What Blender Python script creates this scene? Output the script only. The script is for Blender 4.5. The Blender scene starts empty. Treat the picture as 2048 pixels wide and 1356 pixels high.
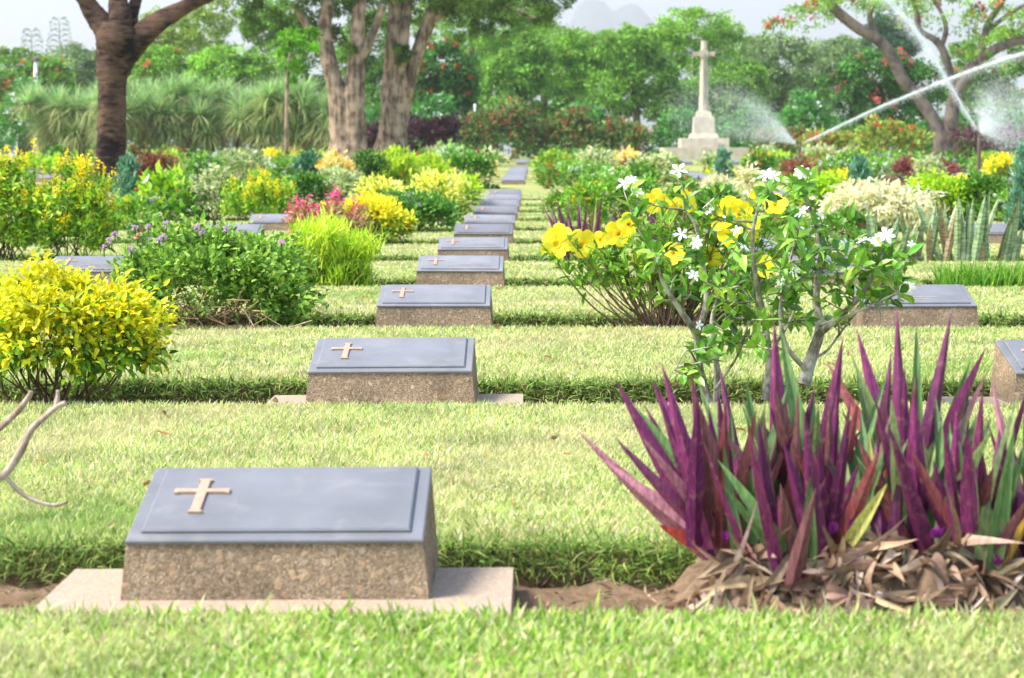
import bpy, math
import numpy as np
from mathutils import Vector, Matrix

S = bpy.context.scene
COL = S.collection
# ------------------------------------------------------------------ camera
F_PX = 4267.0                       # focal length in pixels of the 2048-wide photo
CAM = np.array([0.0, 0.0, 0.86])
PITCH = math.atan(350 / F_PX)
YAW = math.atan(43 / F_PX)
cd = bpy.data.cameras.new('camera')
cam = bpy.data.objects.new('camera', cd)
COL.objects.link(cam)
cam.location = CAM
cam.rotation_euler = (math.radians(90) - PITCH, 0, YAW)
cd.sensor_width = 36
cd.lens = 36 * F_PX / 2048
cd.clip_start = 0.05
cd.clip_end = 15000
cd.dof.use_dof = True
cd.dof.focus_distance = 8.6
cd.dof.aperture_fstop = 7.0
S.camera = cam
# ------------------------------------------------------------------ sky, sun, exposure
SUN_EL, SUN_AZ = math.radians(52), math.radians(-105)     # azimuth from +Y, clockwise
w = bpy.data.worlds.new('World')
S.world = w
w.use_nodes = True
wn = w.node_tree
bg = wn.nodes['Background']
sky = wn.nodes.new('ShaderNodeTexSky')
sky.sky_type = 'NISHITA'
sky.sun_disc = False
sky.sun_elevation = SUN_EL
sky.sun_rotation = SUN_AZ
sky.air_density = 1.0
sky.dust_density = 1.5
sky.ozone_density = 1.0
wn.links.new(sky.outputs['Color'], bg.inputs['Color'])
bg.inputs['Strength'].default_value = 0.15
sl = bpy.data.lights.new('sun', 'SUN')
sl.energy = 2.9
sl.angle = math.radians(20)
sl.color = (1.0, 0.955, 0.88)
so = bpy.data.objects.new('sun', sl)
COL.objects.link(so)
sd = Vector((math.cos(SUN_EL) * math.sin(SUN_AZ), math.cos(SUN_EL) * math.cos(SUN_AZ), math.sin(SUN_EL)))
so.rotation_euler = sd.to_track_quat('Z', 'Y').to_euler()
so.location = (-20, 0, 40)
S.view_settings.view_transform = 'Standard'
S.view_settings.look = 'None'
S.view_settings.exposure = 1.5
S.view_settings.gamma = 1.0
S.cycles.use_denoising = True
S.cycles.max_bounces = 8
S.cycles.transparent_max_bounces = 12
S.cycles.volume_bounces = 0
S.cycles.sample_clamp_indirect = 6.0

# ------------------------------------------------------------------ pixel <-> place helpers
Fv = np.array([-math.sin(YAW) * math.cos(PITCH), math.cos(YAW) * math.cos(PITCH), -math.sin(PITCH)])
Rv = np.array([math.cos(YAW), math.sin(YAW), 0.0])
Uv = np.cross(Rv, Fv)
def P(px, py, Y):
    d = Fv + Rv * ((px - 1024) / F_PX) + Uv * ((678 - py) / F_PX)
    return CAM + d * (Y / d[1])
def GX(px, Y): return P(px, 400, Y)[0]
def PL(pts, Y): return np.array([P(a[0], a[1], Y + (a[2] if len(a) > 2 else 0)) for a in pts])
def sc(Y): return F_PX / Y          # photo pixels per metre
def T(Y):                            # gentle rise of the grounds away from the camera
    Y = np.asarray(Y, float)
    u = Y - 22
    t = 0.0105 * (u / 2 + np.sqrt(u * u / 4 + 36)) - 0.019
    return np.where(t > 1.0, 1.0 + 0.8 * np.tanh((t - 1.0) / 0.8), t)
def Tz(Y): return float(T(Y))
ROW1, DROW = 4.235, 3.52
def ROW(k): return ROW1 + DROW * (k - 1)
COL0, DCOL = -0.522, 2.58
def nrm(a): return a / np.maximum(np.linalg.norm(a, axis=-1, keepdims=True), 1e-9)
def RNG(s): return np.random.default_rng(s)

# ------------------------------------------------------------------ mesh builder
class MB:
    def __init__(s): s.V = []; s.C = []; s.n = 0
    def add(s, v, f, c, smooth=False):
        v = np.asarray(v, np.float32).reshape(-1, 3); f = np.asarray(f, np.int32)
        c = np.asarray(c, np.float32)
        if c.ndim == 1: c = np.broadcast_to(c, (len(f), 3))
        s.V.append(v); s.C.append((f + s.n, c, smooth)); s.n += len(v)
    def build(s, name, mat, parent=None, origin=(0, 0, 0)):
        me = bpy.data.meshes.new(name)
        if s.n:
            V = np.concatenate(s.V) - np.asarray(origin, np.float32)
            me.vertices.add(len(V)); me.vertices.foreach_set('co', V.ravel())
            loops = np.concatenate([f.ravel() for f, _, _ in s.C])
            tot = np.concatenate([np.full(len(f), f.shape[1], np.int32) for f, _, _ in s.C])
            st = np.concatenate([[0], np.cumsum(tot)[:-1]]).astype(np.int32)
            me.loops.add(len(loops)); me.loops.foreach_set('vertex_index', loops)
            me.polygons.add(len(tot)); me.polygons.foreach_set('loop_start', st)
            me.polygons.foreach_set('use_smooth', np.concatenate([np.full(len(f), sm, bool) for f, _, sm in s.C]))
            at = me.attributes.new('Col', 'FLOAT_COLOR', 'FACE')
            cc = np.ones((len(tot), 4), np.float32)
            cc[:, :3] = np.concatenate([c for _, c, _ in s.C])
            at.data.foreach_set('color', cc.ravel())
            me.update(calc_edges=True); me.validate()
        for m_ in (mat if isinstance(mat, (list, tuple)) else [mat]): me.materials.append(m_)
        o = bpy.data.objects.new(name, me); COL.objects.link(o)
        if parent is not None: o.parent = parent
        else: o.location = origin
        return o
def empty(name, loc, rz=0):
    o = bpy.data.objects.new(name, None); COL.objects.link(o)
    o.empty_display_size = 0.1
    o.location = loc; o.rotation_euler = (0, 0, rz); return o
def tag(o, label=None, cat=None, group=None, kind=None):
    if label: o['label'] = label
    if cat: o['category'] = cat
    if group: o['group'] = group
    if kind: o['kind'] = kind
    return o

# leaf templates: verts (x along, y across, z fold), faces by size
def tm(v, *fs): return np.array(v, float), [np.array(f) for f in fs]
OVAL = tm([(0,0,0),(.35,0,0),(.75,0,0),(1,0,0),(.3,.5,.16),(.7,.4,.13),(.3,-.5,.16),(.7,-.4,.13)],
          [(0,1,4),(2,3,5),(0,6,1),(2,7,3)], [(1,2,5,4),(1,6,7,2)])
DIAM = tm([(0,0,0),(.42,.5,.12),(1,0,0),(.42,-.5,.12)], [(0,2,1),(0,3,2)])
PETAL = tm([(0,.1,0),(0,-.1,0),(.6,.5,0),(.6,-.5,0),(1,.2,.02),(1,-.2,.02)], [(0,1,3,2),(2,3,5,4)])
BLADE = tm([(0,.5,0),(0,-.5,0),(.5,.42,0),(.5,-.42,0),(1,0,0)], [(2,3,4)], [(0,1,3,2)])
def strap(seg, prof, fold):
    v = []; f = []
    for i in range(seg + 1):
        x = i / seg; h = prof(x)
        v += [(x, -.5 * h, fold * h), (x, 0, 0), (x, .5 * h, fold * h)]
    for i in range(seg):
        a = 3 * i
        f += [(a, a + 1, a + 4, a + 3), (a + 1, a + 2, a + 5, a + 4)]
    return tm(v, f)
SPEAR = strap(7, lambda x: (1 - x ** 2.05) * (0.8 + .2 * min(1, x * 4)) + .008, .36)
STRAP = strap(5, lambda x: (1 - x ** 3) * .95 + .04, .15)
SWORD = strap(6, lambda x: (0.6 + .4 * min(1, x * 2.5)) * (1 - max(0, x - .45) ** 2.2 / .55 ** 2.2) + .01, .22)

def leaves(mb, p, d, L, W, col, tmpl, bend=0.0, up=None, rng=None, roll=0.5):
    n = len(p)
    if n == 0: return
    d = nrm(np.asarray(d, float))
    L = np.broadcast_to(np.asarray(L, float), (n,)); W = np.broadcast_to(np.asarray(W, float), (n,))
    b = np.broadcast_to(np.asarray(bend, float), (n,))
    if up is None:
        up = np.array([0, 0, 1.0]) + rng.normal(0, roll, (n, 3))
    y = nrm(np.cross(np.broadcast_to(up, (n, 3)), d)); z = np.cross(d, y)
    t, fs = tmpl
    X, Yt, Zt = t[:, 0], t[:, 1], t[:, 2]
    v = (p[:, None, :] + d[:, None, :] * (L[:, None] * (X - 0.18 * b[:, None] * X * X))[..., None]
         + y[:, None, :] * (W[:, None] * Yt)[..., None]
         + z[:, None, :] * (W[:, None] * Zt - (b * L)[:, None] * X * X)[..., None])
    k = len(t)
    base = (np.arange(n) * k)
    col = np.broadcast_to(np.asarray(col, float), (n, 3))
    v = v.reshape(-1, 3)
    first = True
    for f in fs:
        ff = (base[:, None, None] + f[None]).reshape(-1, f.shape[1])
        cc = np.repeat(col, len(f), axis=0)
        if first: mb.add(v, ff, cc); first = False
        else:
            mb.C.append(((ff + mb.n - len(v)).astype(np.int32), cc.astype(np.float32), False))
def smooth(pts, n):
    pts = np.asarray(pts, float)
    if len(pts) < 3:
        t = np.linspace(0, 1, n)[:, None]; return pts[0] * (1 - t) + pts[-1] * t
    q = np.vstack([2 * pts[0] - pts[1], pts, 2 * pts[-1] - pts[-2]])
    u = np.linspace(0, len(pts) - 1 - 1e-6, n); i = u.astype(int); t = (u - i)[:, None]
    p0, p1, p2, p3 = q[i], q[i + 1], q[i + 2], q[i + 3]
    return .5 * (2 * p1 + (p2 - p0) * t + (2 * p0 - 5 * p1 + 4 * p2 - p3) * t ** 2 + (3 * p1 - p0 - 3 * p2 + p3) * t ** 3)
def tube(mb, pts, rad, col, sides=8, n=None, rng=None, rough=0.0):
    pts = np.asarray(pts, float)
    rad = np.broadcast_to(np.asarray(rad, float), (len(pts),))
    if n:
        rad = np.interp(np.linspace(0, len(pts) - 1, n), np.arange(len(pts)), rad); pts = smooth(pts, n)
    m = len(pts)
    tg = nrm(np.gradient(pts, axis=0))
    ref = np.array([1.0, 0.05, 0.02]) if abs(tg[0][2]) > .5 else np.array([0, 0.05, 1.0])
    V = []
    ph = np.linspace(0, 2 * math.pi, sides, endpoint=False)
    lob = rng.uniform(-1, 1, (4,)) if rng is not None else None
    for i in range(m):
        x = nrm(np.cross(tg[i], ref)); yv = np.cross(tg[i], x)
        r = np.full(sides, rad[i])
        if rng is not None and rough:
            r = r * (1 + rough * (lob[0] * np.sin(2 * ph + i * .25 + lob[3] * 3) + lob[1] * .7 * np.sin(3 * ph - i * .2) + lob[2] * .5 * np.sin(5 * ph + i * .1)) + rng.normal(0, rough * .22, sides))
        V.append(pts[i] + (np.cos(ph) * r)[:, None] * x + (np.sin(ph) * r)[:, None] * yv)
    V = np.concatenate(V)
    a = np.arange(m - 1)[:, None] * sides; k = np.arange(sides)[None]; k2 = (k + 1) % sides
    f = np.stack([a + k, a + k2, a + sides + k2, a + sides + k], -1).reshape(-1, 4)
    mb.add(V, f, col, True)
    mb.C.append((np.arange(mb.n - sides, mb.n)[None].astype(np.int32), np.asarray(col, np.float32).reshape(1, 3), False))
def sticks(mb, p0, p1, r0, r1, col, sides=4):
    p0 = np.asarray(p0, float); p1 = np.asarray(p1, float); n = len(p0)
    if n == 0: return
    d = nrm(p1 - p0); ref = np.where(np.abs(d[:, 2:3]) > .8, np.array([[1., 0, 0]]), np.array([[0, 0, 1.]]))
    x = nrm(np.cross(d, ref)); y = np.cross(d, x)
    r0 = np.broadcast_to(r0, (n,)); r1 = np.broadcast_to(r1, (n,))
    ph = np.linspace(0, 2 * math.pi, sides, endpoint=False)
    ring = np.cos(ph)[None, :, None] * x[:, None] + np.sin(ph)[None, :, None] * y[:, None]
    V = np.concatenate([p0[:, None] + ring * r0[:, None, None], p1[:, None] + ring * r1[:, None, None]], 1).reshape(-1, 3)
    k = np.arange(sides); k2 = (k + 1) % sides
    f = np.stack([k, k2, sides + k2, sides + k], -1)
    ff = (np.arange(n)[:, None, None] * 2 * sides + f[None]).reshape(-1, 4)
    c = np.asarray(col, float)
    if c.ndim == 2: c = np.repeat(c, sides, 0)
    mb.add(V, ff, c, True)
def box(mb, lo, hi, col=(.5, .5, .5), taper=None):
    x0, y0, z0 = lo; x1, y1, z1 = hi
    t = taper or (0, 0)
    v = [(x0, y0, z0), (x1, y0, z0), (x1, y1, z0), (x0, y1, z0),
         (x0 + t[0], y0 + t[1], z1), (x1 - t[0], y0 + t[1], z1), (x1 - t[0], y1 - t[1], z1), (x0 + t[0], y1 - t[1], z1)]
    mb.add(v, [(3, 2, 1, 0), (4, 5, 6, 7), (0, 1, 5, 4), (1, 2, 6, 5), (2, 3, 7, 6), (3, 0, 4, 7)], col)
def pick(rng, cols, n, jit=.12):
    c = np.array([x[:3] for x in cols], float); wt = np.array([x[3] if len(x) > 3 else 1 for x in cols], float)
    out = c[rng.choice(len(c), n, p=wt / wt.sum())]
    return np.clip(out * rng.normal(1, jit, (n, 1)) * rng.normal(1, jit * .4, (n, 3)), .003, .95)

# ------------------------------------------------------------------ materials
def mat(name):
    m = bpy.data.materials.new(name); m.use_nodes = True
    nt = m.node_tree; nt.nodes.clear()
    out = nt.nodes.new('ShaderNodeOutputMaterial')
    return m, nt, out
def node(nt, t, **k):
    n = nt.nodes.new(t)
    for a, b in k.items():
        if a.startswith('i_'): n.inputs[a[2:].replace('_', ' ')].default_value = b
        else: setattr(n, a, b)
    return n
def leaf_material(name, trans=.35, rough=.45, spec=.35, nscale=60, namp=.25):
    m, nt, out = mat(name); L = nt.links.new
    at = node(nt, 'ShaderNodeAttribute', attribute_name='Col')
    tc = node(nt, 'ShaderNodeTexCoord')
    nz = node(nt, 'ShaderNodeTexNoise'); nz.inputs['Scale'].default_value = nscale; nz.inputs['Detail'].default_value = 2
    L(tc.outputs['Object'], nz.inputs['Vector'])
    mr = node(nt, 'ShaderNodeMapRange'); mr.inputs['To Min'].default_value = 1 - namp; mr.inputs['To Max'].default_value = 1 + namp
    mr.inputs['From Min'].default_value = .25; mr.inputs['From Max'].default_value = .75
    L(nz.outputs['Fac'], mr.inputs['Value'])
    mx = node(nt, 'ShaderNodeVectorMath', operation='SCALE')
    L(at.outputs['Color'], mx.inputs[0]); L(mr.outputs['Result'], mx.inputs['Scale'])
    pb = node(nt, 'ShaderNodeBsdfPrincipled'); pb.inputs['Roughness'].default_value = rough
    pb.inputs['Specular IOR Level'].default_value = spec
    L(mx.outputs[0], pb.inputs['Base Color'])
    if trans:
        tr = node(nt, 'ShaderNodeBsdfTranslucent'); L(mx.outputs[0], tr.inputs['Color'])
        mi = node(nt, 'ShaderNodeMixShader'); mi.inputs['Fac'].default_value = trans
        L(pb.outputs[0], mi.inputs[1]); L(tr.outputs[0], mi.inputs[2]); L(mi.outputs[0], out.inputs['Surface'])
    else: L(pb.outputs[0], out.inputs['Surface'])
    return m
M_leaf = leaf_material('leaf')
M_gloss = leaf_material('glossy leaf', .25, .3, .5)
M_grass = leaf_material('grass blade', .4, .6, .2, 3.0, .22)
M_far = leaf_material('tree foliage', .3, .6, .2, .6, .25)
M_petal = leaf_material('petal', .35, .6, .2, 40, .08)
M_dry = leaf_material('dry leaf', .2, .7, .15, 50, .3)
M_wood = leaf_material('twig bark', 0, .85, .15, 80, .45)

def bark_material(name, dark, light, scale, zs, bump=.6):
    m, nt, out = mat(name); L = nt.links.new
    tc = node(nt, 'ShaderNodeTexCoord'); mp = node(nt, 'ShaderNodeMapping'); mp.inputs['Scale'].default_value = (scale, scale, scale * zs)
    L(tc.outputs['Object'], mp.inputs['Vector'])
    nz = node(nt, 'ShaderNodeTexNoise'); nz.inputs['Scale'].default_value = 1; nz.inputs['Detail'].default_value = 7; nz.inputs['Roughness'].default_value = .65
    L(mp.outputs[0], nz.inputs['Vector'])
    n2 = node(nt, 'ShaderNodeTexNoise'); n2.inputs['Scale'].default_value = scale * .35; n2.inputs['Detail'].default_value = 3
    L(tc.outputs['Object'], n2.inputs['Vector'])
    ad = node(nt, 'ShaderNodeMath', operation='MULTIPLY_ADD'); ad.inputs[1].default_value = .55; L(n2.outputs['Fac'], ad.inputs[0]); 
    sb = node(nt, 'ShaderNodeMath', operation='MULTIPLY'); sb.inputs[1].default_value = .5; L(nz.outputs['Fac'], sb.inputs[0]); L(sb.outputs[0], ad.inputs[2])
    cr = node(nt, 'ShaderNodeValToRGB'); cr.color_ramp.elements[0].position = .44; cr.color_ramp.elements[1].position = .60
    cr.color_ramp.elements[0].color = (*dark, 1); cr.color_ramp.elements[1].color = (*light, 1)
    L(ad.outputs[0], cr.inputs[0])
    pb = node(nt, 'ShaderNodeBsdfPrincipled'); pb.inputs['Roughness'].default_value = .9; pb.inputs['Specular IOR Level'].default_value = .2
    L(cr.outputs[0], pb.inputs['Base Color'])
    bp = node(nt, 'ShaderNodeBump'); bp.inputs['Strength'].default_value = bump; bp.inputs['Distance'].default_value = .06
    L(nz.outputs['Fac'], bp.inputs['Height']); L(bp.outputs[0], pb.inputs['Normal'])
    L(pb.outputs[0], out.inputs['Surface'])
    return m
M_bark_dark = bark_material('dark bark', (.008, .005, .004), (.13, .075, .048), 4, 2.6, 1.0)
M_bark_tan = bark_material('tan bark', (.10, .066, .044), (.42, .30, .21), 6, .15, .9)
M_bark_grey = bark_material('grey bark', (.08, .062, .05), (.22, .17, .135), 4, .5)
M_bark_pink = bark_material('pale dry bark', (.26, .18, .13), (.50, .39, .31), 45, .6, .3)
M_bark_lichen = bark_material('lichen bark', (.16, .13, .09), (.50, .47, .36), 45, .6, .4)

def simple(name, col, rough=.6, spec=.4, scale=20, amp=.15, bump=0, metal=0, detail=5, stain=0):
    m, nt, out = mat(name); L = nt.links.new
    tc = node(nt, 'ShaderNodeTexCoord'); nz = node(nt, 'ShaderNodeTexNoise')
    nz.inputs['Scale'].default_value = scale; nz.inputs['Detail'].default_value = detail; L(tc.outputs['Object'], nz.inputs['Vector'])
    cr = node(nt, 'ShaderNodeValToRGB'); cr.color_ramp.elements[0].position = .3; cr.color_ramp.elements[1].position = .7
    cr.color_ramp.elements[0].color = (*[c * (1 - amp) for c in col], 1); cr.color_ramp.elements[1].color = (*[min(1, c * (1 + amp)) for c in col], 1)
    L(nz.outputs['Fac'], cr.inputs[0])
    pb = node(nt, 'ShaderNodeBsdfPrincipled'); pb.inputs['Roughness'].default_value = rough; pb.inputs['Specular IOR Level'].default_value = spec
    pb.inputs['Metallic'].default_value = metal
    if stain:                       # dust, water marks and a tint of its own on every plaque
        oi = node(nt, 'ShaderNodeObjectInfo'); cx = node(nt, 'ShaderNodeVectorMath', operation='ADD')
        sc_ = node(nt, 'ShaderNodeVectorMath', operation='SCALE'); sc_.inputs['Scale'].default_value = 9; L(oi.outputs['Random'], sc_.inputs[0]); L(tc.outputs['Object'], cx.inputs[0]); L(sc_.outputs[0], cx.inputs[1])
        n4 = node(nt, 'ShaderNodeTexNoise'); n4.inputs['Scale'].default_value = 11; n4.inputs['Detail'].default_value = 9; n4.inputs['Roughness'].default_value = .7; n4.inputs['Distortion'].default_value = .6; L(cx.outputs[0], n4.inputs['Vector'])
        m4 = node(nt, 'ShaderNodeMapRange'); m4.inputs['From Min'].default_value = .52; m4.inputs['From Max'].default_value = .72; m4.inputs['To Max'].default_value = stain; L(n4.outputs['Fac'], m4.inputs['Value'])
        mx4 = node(nt, 'ShaderNodeMix', data_type='RGBA'); L(m4.outputs[0], mx4.inputs[0]); L(cr.outputs[0], mx4.inputs[6]); mx4.inputs[7].default_value = (.34, .32, .29, 1)
        tv = node(nt, 'ShaderNodeMapRange'); tv.inputs['To Min'].default_value = .82; tv.inputs['To Max'].default_value = 1.18; L(oi.outputs['Random'], tv.inputs['Value'])
        s4 = node(nt, 'ShaderNodeVectorMath', operation='SCALE'); L(mx4.outputs[2], s4.inputs[0]); L(tv.outputs[0], s4.inputs['Scale']); L(s4.outputs[0], pb.inputs['Base Color'])
        r4 = node(nt, 'ShaderNodeMapRange'); r4.inputs['From Min'].default_value = .3; r4.inputs['From Max'].default_value = .7; r4.inputs['To Min'].default_value = rough - .1; r4.inputs['To Max'].default_value = rough + .14; L(n4.outputs['Fac'], r4.inputs['Value']); L(r4.outputs[0], pb.inputs['Roughness'])
    else: L(cr.outputs[0], pb.inputs['Base Color'])
    if bump:
        bp = node(nt, 'ShaderNodeBump'); bp.inputs['Strength'].default_value = bump; bp.inputs['Distance'].default_value = .01
        L(nz.outputs['Fac'], bp.inputs['Height']); L(bp.outputs[0], pb.inputs['Normal'])
    L(pb.outputs[0], out.inputs['Surface'])
    return m
M_plaque = simple('painted plaque', (.165, .165, .175), .42, .45, 6, .14, stain=.28)
M_cross = simple('cross inlay', (.42, .27, .18), .5, .4, 60, .12)
M_letters = simple('bronze lettering', (.33, .26, .22), .5, .4, 60, .2)
M_slab = simple('pink concrete', (.36, .275, .20), .9, .2, 130, .22, .3, detail=6)
M_stone = simple('pale stone', (.50, .435, .33), .85, .2, 2.2, .2)
M_metalpole = simple('weathered metal', (.10, .07, .06), .6, .4, 20, .3)
M_whitepole = simple('white post paint', (.62, .60, .58), .6, .3, 5, .15)
M_sword = simple('bronze sword', (.27, .24, .18), .5, .5, 5, .15)

def aggregate():
    m, nt, out = mat('exposed aggregate'); L = nt.links.new
    tc = node(nt, 'ShaderNodeTexCoord'); oi = node(nt, 'ShaderNodeObjectInfo')
    of = node(nt, 'ShaderNodeVectorMath', operation='SCALE'); of.inputs['Scale'].default_value = 7.0
    cx = node(nt, 'ShaderNodeCombineXYZ'); L(oi.outputs['Random'], cx.inputs[0]); L(oi.outputs['Random'], cx.inputs[1])
    L(cx.outputs[0], of.inputs[0])
    av = node(nt, 'ShaderNodeVectorMath', operation='ADD'); L(tc.outputs['Object'], av.inputs[0]); L(of.outputs[0], av.inputs[1])
    nz = node(nt, 'ShaderNodeTexNoise'); nz.inputs['Scale'].default_value = 25; nz.inputs['Detail'].default_value = 4
    L(av.outputs[0], nz.inputs['Vector'])
    dv = node(nt, 'ShaderNodeVectorMath', operation='SCALE'); dv.inputs['Scale'].default_value = .035; L(nz.outputs['Color'], dv.inputs[0])
    a2 = node(nt, 'ShaderNodeVectorMath', operation='ADD'); L(av.outputs[0], a2.inputs[0]); L(dv.outputs[0], a2.inputs[1])
    def vor(scale):
        v = node(nt, 'ShaderNodeTexVoronoi'); v.inputs['Scale'].default_value = scale; v.inputs['Randomness'].default_value = 1
        L(a2.outputs[0], v.inputs['Vector']); return v
    vb, vs = vor(52), vor(210)
    big = node(nt, 'ShaderNodeMath', operation='LESS_THAN'); big.inputs[1].default_value = .40; L(vb.outputs['Distance'], big.inputs[0])
    # only some of the large cells are pebbles
    sx = node(nt, 'ShaderNodeSeparateColor'); L(vb.outputs['Color'], sx.inputs[0])
    sel = node(nt, 'ShaderNodeMath', operation='GREATER_THAN'); sel.inputs[1].default_value = .52; L(sx.outputs[0], sel.inputs[0])
    bm0 = node(nt, 'ShaderNodeMath', operation='MULTIPLY'); L(big.outputs[0], bm0.inputs[0]); L(sel.outputs[0], bm0.inputs[1]); bm = node(nt, 'ShaderNodeMath', operation='MULTIPLY'); bm.inputs[1].default_value = .85; L(bm0.outputs[0], bm.inputs[0])
    def ramp(src, cs):
        cr = node(nt, 'ShaderNodeValToRGB'); e = cr.color_ramp.elements
        for i, c in enumerate(cs):
            if i < 2: el = e[i]; el.position = i / (len(cs) - 1)
            else: el = e.new(1.0)
            el.position = i / (len(cs) - 1); el.color = (*c, 1)
        L(src, cr.inputs[0]); return cr
    s1 = node(nt, 'ShaderNodeSeparateColor'); L(vs.outputs['Color'], s1.inputs[0])
    small = ramp(s1.outputs[1], [(.17, .12, .07), (.31, .22, .13), (.24, .17, .10), (.42, .31, .19), (.29, .22, .15)])
    bigc = ramp(sx.outputs[1], [(.29, .19, .10), (.42, .29, .165), (.25, .20, .15), (.47, .35, .215), (.35, .21, .11)])
    edge = node(nt, 'ShaderNodeMapRange'); edge.inputs['From Min'].default_value = .25; edge.inputs['From Max'].default_value = .6
    edge.inputs['To Min'].default_value = 1; edge.inputs['To Max'].default_value = .72; L(vs.outputs['Distance'], edge.inputs['Value'])
    sm2 = node(nt, 'ShaderNodeVectorMath', operation='SCALE'); L(small.outputs[0], sm2.inputs[0]); L(edge.outputs[0], sm2.inputs['Scale'])
    mx = node(nt, 'ShaderNodeMix', data_type='RGBA'); L(bm.outputs[0], mx.inputs[0]); L(sm2.outputs[0], mx.inputs[6]); L(bigc.outputs[0], mx.inputs[7])
    n3 = node(nt, 'ShaderNodeTexNoise'); n3.inputs['Scale'].default_value = 6; n3.inputs['Detail'].default_value = 3; L(av.outputs[0], n3.inputs['Vector'])
    mr = node(nt, 'ShaderNodeMapRange'); mr.inputs['From Min'].default_value = .3; mr.inputs['From Max'].default_value = .7; mr.inputs['To Min'].default_value = .75; mr.inputs['To Max'].default_value = 1.35
    L(n3.outputs['Fac'], mr.inputs['Value'])
    fin = node(nt, 'ShaderNodeVectorMath', operation='SCALE'); L(mx.outputs[2], fin.inputs[0]); L(mr.outputs[0], fin.inputs['Scale'])
    pb = node(nt, 'ShaderNodeBsdfPrincipled'); pb.inputs['Roughness'].default_value = .85; pb.inputs['Specular IOR Level'].default_value = .25
    L(fin.outputs[0], pb.inputs['Base Color'])
    h = node(nt, 'ShaderNodeMath', operation='ADD'); L(vb.outputs['Distance'], h.inputs[0]); L(vs.outputs['Distance'], h.inputs[1])
    bp = node(nt, 'ShaderNodeBump', invert=True); bp.inputs['Strength'].default_value = .45; bp.inputs['Distance'].default_value = .004
    L(h.outputs[0], bp.inputs['Height']); L(bp.outputs[0], pb.inputs['Normal'])
    L(pb.outputs[0], out.inputs['Surface']); return m
M_aggr = aggregate()

def ground_mat(name, a, b, c, s1, s2, bump=.5):
    m, nt, out = mat(name); L = nt.links.new
    tc = node(nt, 'ShaderNodeTexCoord')
    n1 = node(nt, 'ShaderNodeTexNoise'); n1.inputs['Scale'].default_value = s1; n1.inputs['Detail'].default_value = 8; n1.inputs['Roughness'].default_value = .7
    n2 = node(nt, 'ShaderNodeTexNoise'); n2.inputs['Scale'].default_value = s2; n2.inputs['Detail'].default_value = 4
    L(tc.outputs['Object'], n1.inputs['Vector']); L(tc.outputs['Object'], n2.inputs['Vector'])
    c1 = node(nt, 'ShaderNodeValToRGB'); c1.color_ramp.elements[0].position = .35; c1.color_ramp.elements[1].position = .65
    c1.color_ramp.elements[0].color = (*a, 1); c1.color_ramp.elements[1].color = (*b, 1); L(n1.outputs['Fac'], c1.inputs[0])
    mr = node(nt, 'ShaderNodeMapRange'); mr.inputs['From Min'].default_value = .45; mr.inputs['From Max'].default_value = .7; L(n2.outputs['Fac'], mr.inputs['Value'])
    mx = node(nt, 'ShaderNodeMix', data_type='RGBA'); L(mr.outputs[0], mx.inputs[0]); L(c1.outputs[0], mx.inputs[6]); mx.inputs[7].default_value = (*c, 1)
    pb = node(nt, 'ShaderNodeBsdfPrincipled'); pb.inputs['Roughness'].default_value = .95; pb.inputs['Specular IOR Level'].default_value = .1
    L(mx.outputs[2], pb.inputs['Base Color'])
    bp = node(nt, 'ShaderNodeBump'); bp.inputs['Strength'].default_value = bump; bp.inputs['Distance'].default_value = .03; L(n1.outputs['Fac'], bp.inputs['Height']); L(bp.outputs[0], pb.inputs['Normal'])
    L(pb.outputs[0], out.inputs['Surface']); return m
M_soil = ground_mat('bed soil', (.11, .07, .042), (.28, .19, .115), (.18, .12, .07), 30, 4)
M_turf = ground_mat('turf', (.20, .24, .06), (.40, .38, .15), (.30, .33, .10), 9, .8)
M_hill = ground_mat('hill woods', (.07, .10, .07), (.15, .18, .13), (.20, .20, .16), .03, .012)

# ------------------------------------------------------------------ ground and lawns
def sheet(name, xs, ys, zf, m, label, cat, edge=0.0):
    xs = np.asarray(xs, float); ys = np.asarray(ys, float)
    X, Y = np.meshgrid(xs, ys); Z = zf(X, Y)
    V = np.stack([X, Y, Z], -1).reshape(-1, 3)
    nx = len(xs); i = np.arange(len(ys) - 1)[:, None] * nx + np.arange(nx - 1)[None]
    f = np.stack([i, i + 1, i + nx + 1, i + nx], -1).reshape(-1, 4)
    mb = MB(); mb.add(V, f, (.5, .5, .5), True)
    if edge:                                    # turf face down into the beds, front and back
        for r, s in ((0, 1), (len(ys) - 1, -1)):
            top = V[r * nx:(r + 1) * nx]; bot = top - [0, 0, edge]
            k = np.arange(nx - 1)
            f = np.stack([k, k + 1, nx + k + 1, nx + k], -1)
            mb.add(np.concatenate([bot, top]), f if s > 0 else f[:, ::-1], (.5, .5, .5), True)
    o = mb.build(name, [m, M_soil] if edge else m)
    if edge:
        mi = np.zeros(len(o.data.polygons), np.int32); mi[-2 * (nx - 1):] = 1; o.data.polygons.foreach_set('material_index', mi)
    return tag(o, label, cat, kind='structure')
rg = RNG(1)
ys = np.concatenate([np.arange(-6, 3, 1.), np.arange(3, 6, .05), np.arange(6, 60, .4), np.geomspace(60, 1600, 40)])
def zsoil(X, Y):
    return T(Y) - .075 + np.where((Y < 8) & (np.abs(X) < 4), .012 * np.sin(X * 23 + 3 * np.sin(Y * 31)) + .012 * np.sin(X * 47 + Y * 61), 0)
sheet('ground', np.concatenate([np.geomspace(-900, -5, 14), np.linspace(-4, 4, 161), np.geomspace(5, 900, 14)]), ys, zsoil, M_soil, 'bare brown soil of the planting beds and grounds', 'ground')
BED_F, BED_B = .24, .47             # bed reaches this far before / behind a row line
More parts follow.
